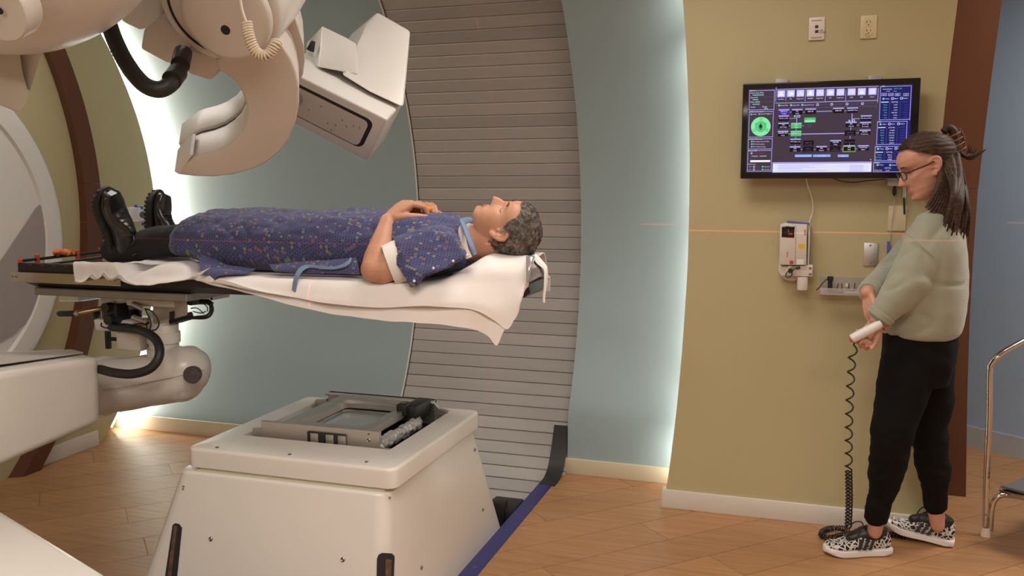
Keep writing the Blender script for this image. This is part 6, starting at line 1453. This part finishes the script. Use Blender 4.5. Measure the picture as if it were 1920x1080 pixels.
c = at(1484, 504, 3.83); bm = BM(); lathe(bm, (c.x, WY, c.z), (0, -1, 0), [(0, .052), (.03, .052), (.034, .048), (.034, .001)], 40); obj('swivel_disc', bm, M_WHITE2, lb)
lbox('clamp_arm', [(1464, 517), (1465, 500), (1524, 497), (1523, 519)], 3.79, 3.835, mat('clamp_white', (.68, .61, .55), .4), lb, .003)
for y in (503, 514): bolt('screw', at(1519, y, 3.79), (0, -1, 0), .006, M_SCREW, lb, .002)
c = at(1482, 507, 3.79); bm = BM(); lathe(bm, c, (0, -1, 0), [(0, .020), (.006, .020), (.008, .017), (.008, .001)], 24); kb = obj('swivel_knob', bm, M_WHITE2, lb)
bm = BM(); lathe(bm, c + Vector((0, -.006, 0)), (0, -1, 0), [(0, .0095), (.010, .0095), (.010, .001)], 16); obj('black_cap', bm, M_BLACK, kb)
bm = BM(); lathe(bm, c + Vector((.006, -.004, .008)), (0, -1, 0), [(0, .008), (.005, .008), (.005, .001)], 16); obj('green_dot', bm, mat('lime_plastic', (.38, .48, .12), .5), kb)
bm = BM(); tube(bm, smoothpath([at(1499, 502, 3.775), at(1491, 503, 3.77), at(1486, 509, 3.765), at(1484, 517, 3.765), at(1477, 520, 3.765), at(1473, 515, 3.768), at(1478, 508, 3.77)], 6), .0022, 8); obj('wire_loop', bm, M_BLACK, lb)
bm = BM(); tube(bm, [at(1493, 503, 3.772), at(1500, 501.5, 3.775)], .005, 10); obj('wire_plug', bm, M_BLACK, lb)
c = at(1505, 519, 3.80); bm = BM(); lathe(bm, (c.x, c.y, c.z), (0, 0, -1), [(0, .021), (.050, .021), (.054, .019), (.054, .001)], 28); obj('post', bm, mat('post_white', (.74, .67, .62), .45), lb)
# acrylic shelf with torch and pens
sf = thing('acrylic_shelf', 'small clear acrylic shelf tray screwed to the yellow wall', 'shelf', at(1580, 555, WY))
M_ACR = mat('clear_acrylic', (.55, .50, .46), .06, spec=.6, alpha=.42)
sx0, sx1 = at(1537, 545, 3.80).x, at(1650, 545, 3.80).x; sz = at(1540, 552, 3.80).z
bm = BM(); box(bm, (sx0, 3.79, sz), (sx1, 3.868, sz + .004), .001, 1); obj('base', bm, M_ACR, sf)
bm = BM(); box(bm, (sx0, 3.788, sz), (sx1, 3.792, sz + .028), .001, 1); obj('front_lip', bm, M_ACR, sf)
bm = BM(); box(bm, (sx0, 3.864, sz), (sx1, 3.869, sz + .068), .001, 1); obj('back', bm, M_ACR, sf)
for q in ((1542, 544), (1588, 535)): bolt('screw', at(*q, 3.862), (0, -1, 0), .0075, mat('cap_pearl', (.75, .70, .60), .2, .3), sf, .003)
tz = sz + .0045
tc_ = thing('torch', 'small black torch with a wrist strap standing on the clear shelf', 'torch', (at(1556, 545, 3.83).x, 3.83, tz))
bm = BM(); lathe(bm, (at(1556, 545, 3.83).x, 3.83, tz), (0, 0, 1), [(0, .009), (.002, .0105), (.012, .0105), (.013, .009), (.022, .009), (.048, .0092), (.05, .0115), (.058, .012), (.066, .012), (.068, .010), (.068, .001)], 24); obj('barrel', bm, M_BLACK, tc_)
bm = BM(); tube(bm, smoothpath([at(1553, 521, 3.83), at(1545, 528, 3.825), at(1537, 538, 3.82), at(1531, 544, 3.80)], 5), .0022, 6); obj('wrist_strap', bm, M_BLACK, tc_)
for nm, lab, x0, x1, yy, m_, Yp in (('marker', 'black capped marker lying on the clear shelf', 1562, 1583, 546, M_BLACK, 3.805), ('pen', 'white pen lying on the clear shelf', 1584, 1620, 547, M_WHITE2, 3.806)):
    a, b_ = at(x0, yy, Yp), at(x1, yy, Yp); bm = BM(); zz = tz + .0052; lathe(bm, (a.x, Yp, zz), (1, 0, 0), [(0, .003), (.001, .0048), ((b_.x - a.x) * .6, .0048), ((b_.x - a.x) * .62, .004), (b_.x - a.x, .0035)], 12); tag(obj(nm, bm, m_), lab, nm)
for k, (px, dx) in enumerate(((1568, 4), (1579, -1), (1590, 2), (1601, 2), (1609, 3), (1615, 1))):
    a, b_ = at(px, 545, 3.855), at(px + dx, 531, 3.858); bm = BM(); a.z = tz + .003; tube(bm, [a, b_ + Vector((0, .003, 0))], .0016, 6)
    tag(obj('small_rod', bm, M_BLACK), 'thin dark rod leaning on the back of the clear shelf', 'rod', 'thin rods on the clear shelf')
bm = BM(); prism(bm, [at(1663, 475, 3.858), at(1664, 452, 3.858), at(1669, 453, 3.858), at(1669, 462, 3.858), at(1672, 470, 3.858)], (0, .012, 0), .001, 1); tag(obj('blue_holder', bm, mat('blue_tape', 0)), 'small blue holder on the wall behind the green sleeve', 'holder')
# ================================================================== step stool with handrail, right edge
ss = thing('step_stool', 'chrome step stool with a tall handrail and grey step', 'step stool', (.95, 4.0, 0))
Yq = 3.94
def leg_tube(name, pts, r=.0125): bm = BM(); tube(bm, smoothpath(pts, 8), r, 16); return obj(name, bm, M_CHROME, ss)
p_ = [at(1848, 990, Yq), at(1850, 900, Yq), at(1855, 780, Yq), at(1856, 700, Yq), at(1860, 682, Yq), at(1872, 668, Yq), at(1890, 656, Yq + .02), at(1925, 637, Yq + .06), at(1990, 600, Yq + .15)]
leg_tube('handrail', p_)
leg_tube('leg', [at(1857, 995, Yq), at(1859, 960, Yq), at(1863, 942, Yq), at(1874, 930, Yq), at(1895, 929, Yq), at(1960, 940, Yq - .1)], .011)
bm = BM(); p = at(1848, 1003, Yq); lathe(bm, (p.x, p.y, 0), (0, 0, 1), [(0, .019), (.004, .019), (.036, .0145), (.036, .01)], 20); obj('rubber_foot', bm, mat('cream_rubber', (.66, .58, .46), .6), ss)
for y in (963, 986): bolt('screw', at(1846, y, Yq) + Vector((.0, -.0125, 0)), (0, -1, 0), .0055, M_SCREW, ss, .003)
stz = .245; e0, e1 = atz(1873, 913, stz), atz(1925, 893, stz); dd = (e1 - e0).normalized(); nn = Vector((dd.y, -dd.x, 0))
bm = BM(); q = [e0, e0 + dd * .42, e0 + dd * .42 + nn * .28, e0 + nn * .28]; prism(bm, [Vector((*v.xy, stz - .022)) for v in q], (0, 0, .022), .003, 2); stp = obj('step', bm, M_CHROME, ss)
bm = BM(); c = sum(q, Vector()) / 4; prism(bm, [Vector((*(v + (c - v) * .05).xy, stz - .001)) for v in q], (0, 0, .006), .001, 1); obj('rubber_tread', bm, mat('grey_rubber', (.11, .11, .115), .8, bump=.3, bscale=150), stp)
for v in (q[1], q[2]):
    bm = BM(); w_ = v + (c - v) * .08; tube(bm, [(w_.x, w_.y, 0), (w_.x, w_.y, stz - .02)], .011, 14); obj('leg', bm, M_CHROME, ss)
# ================================================================== device and plates on the left end wall
def onl(px, py, X=-3.672): return atx(px, py, X)
rg_ = thing('gas_regulator', 'white wall regulator with a round dial and blue caps beyond the shoes', 'regulator', onl(262, 415)); a, b_ = onl(247, 416, -3.60), onl(271, 388, -3.60)
bm = BM(); box(bm, (-3.679, min(a.y, b_.y), a.z), (-3.60, max(a.y, b_.y), b_.z), .008, 3); obj('housing', bm, mat('regulator_white', (.66, .66, .66), .4), rg_)
c = onl(266, 403, -3.598); bm = BM(); lathe(bm, c, (1, -.5, 0), [(0, .030), (.012, .030), (.014, .026), (.010, .025), (.010, .001)], 28); dl = obj('dial', bm, mat('regulator_white', 0), rg_)
bm = BM(); lathe(bm, c + Vector((.0105, -.005, 0)), (1, -.5, 0), [(0, .019), (.001, .019), (.001, .014), (.0, .014)], 28); obj('dial_ring', bm, mat('dial_dark', (.12, .12, .13), .5), dl)
for q, r in (((255, 386.5), .009), ((264, 389.5), .016), ((270, 420), .014)):
    bm = BM(); p = onl(*q, -3.61); lathe(bm, p, (0, 0, 1), [(-.008, r), (.006, r), (.008, r * .8), (.008, .001)], 16); obj('blue_cap', bm, mat('blue_cap', (.05, .09, .45), .4), rg_)
for nm, lab, px0, py0, px1, py1, mm in (('wall_plate', 'grey wall plate beside the brown arch behind the shoe', 196, 412, 214, 441, mat('grey_plate', (.46, .45, .44), .5)), ('wall_plate', 'narrow steel wall plate between the two black shoes', 281, 406, 290, 440, mat('steel_plate_dull', (.40, .38, .36), .4, .5))):
    a, b_ = onl(px0, py1), onl(px1, py0); bm = BM(); box(bm, (-3.679, min(a.y, b_.y), a.z), (-3.668, max(a.y, b_.y), b_.z), .003, 2); tag(obj(nm, bm, mm), lab, 'wall plate')
# ================================================================== alignment lasers: real red light sheets from lamps across the room
def laser(name, loc, aim, kind, power, width=.0011):
    d = bpy.data.lights.new(name, 'SPOT'); d.energy = power; d.color = (1, .12, .10); d.shadow_soft_size = 0.0005; d.spot_size = R(75); d.spot_blend = .1
    d.use_nodes = True; nt = d.node_tree; N = nt.nodes; L = nt.links; e = N['Emission']
    tc = N.new('ShaderNodeTexCoord'); sp = N.new('ShaderNodeSeparateXYZ'); L.new(tc.outputs['Normal'], sp.inputs[0])
    dv_ = N.new('ShaderNodeMath'); dv_.operation = 'DIVIDE'; L.new(sp.outputs[1 if kind == 'H' else 0], dv_.inputs[0]); L.new(sp.outputs[2], dv_.inputs[1])
    ab = N.new('ShaderNodeMath'); ab.operation = 'ABSOLUTE'; L.new(dv_.outputs[0], ab.inputs[0]); lt = N.new('ShaderNodeMath'); lt.operation = 'LESS_THAN'; lt.inputs[1].default_value = width; L.new(ab.outputs[0], lt.inputs[0]); L.new(lt.outputs[0], e.inputs['Strength'])
    o = bpy.data.objects.new(name, d); COL.objects.link(o); o.location = loc
    z = -(Vector(aim) - Vector(loc)).normalized(); x = Vector((0, 0, 1)).cross(z).normalized(); y = z.cross(x); o.rotation_euler = Matrix((x, y, z)).transposed().to_euler()
    return o
laser('wall_laser_offscreen', (-1.0, -2.38, 1.245), (-.6, 3.87, 1.245), 'H', 820, .00045)
laser('ceiling_laser_offscreen', (-1.575, 3.25, 2.74), (-1.56, 4.62, 1.35), 'V', 65, .0012)
laser('ceiling_laser_offscreen', (-.95, 2.79, 2.74), (-.925, 2.79, 1.38), 'V', 65, .0011).data.spot_size = R(7)
laser('wall_laser_offscreen', (-1.515, -2.38, 1.35), (-1.51, 2.5, 1.12), 'V', 520, .0004).data.spot_size = R(6)
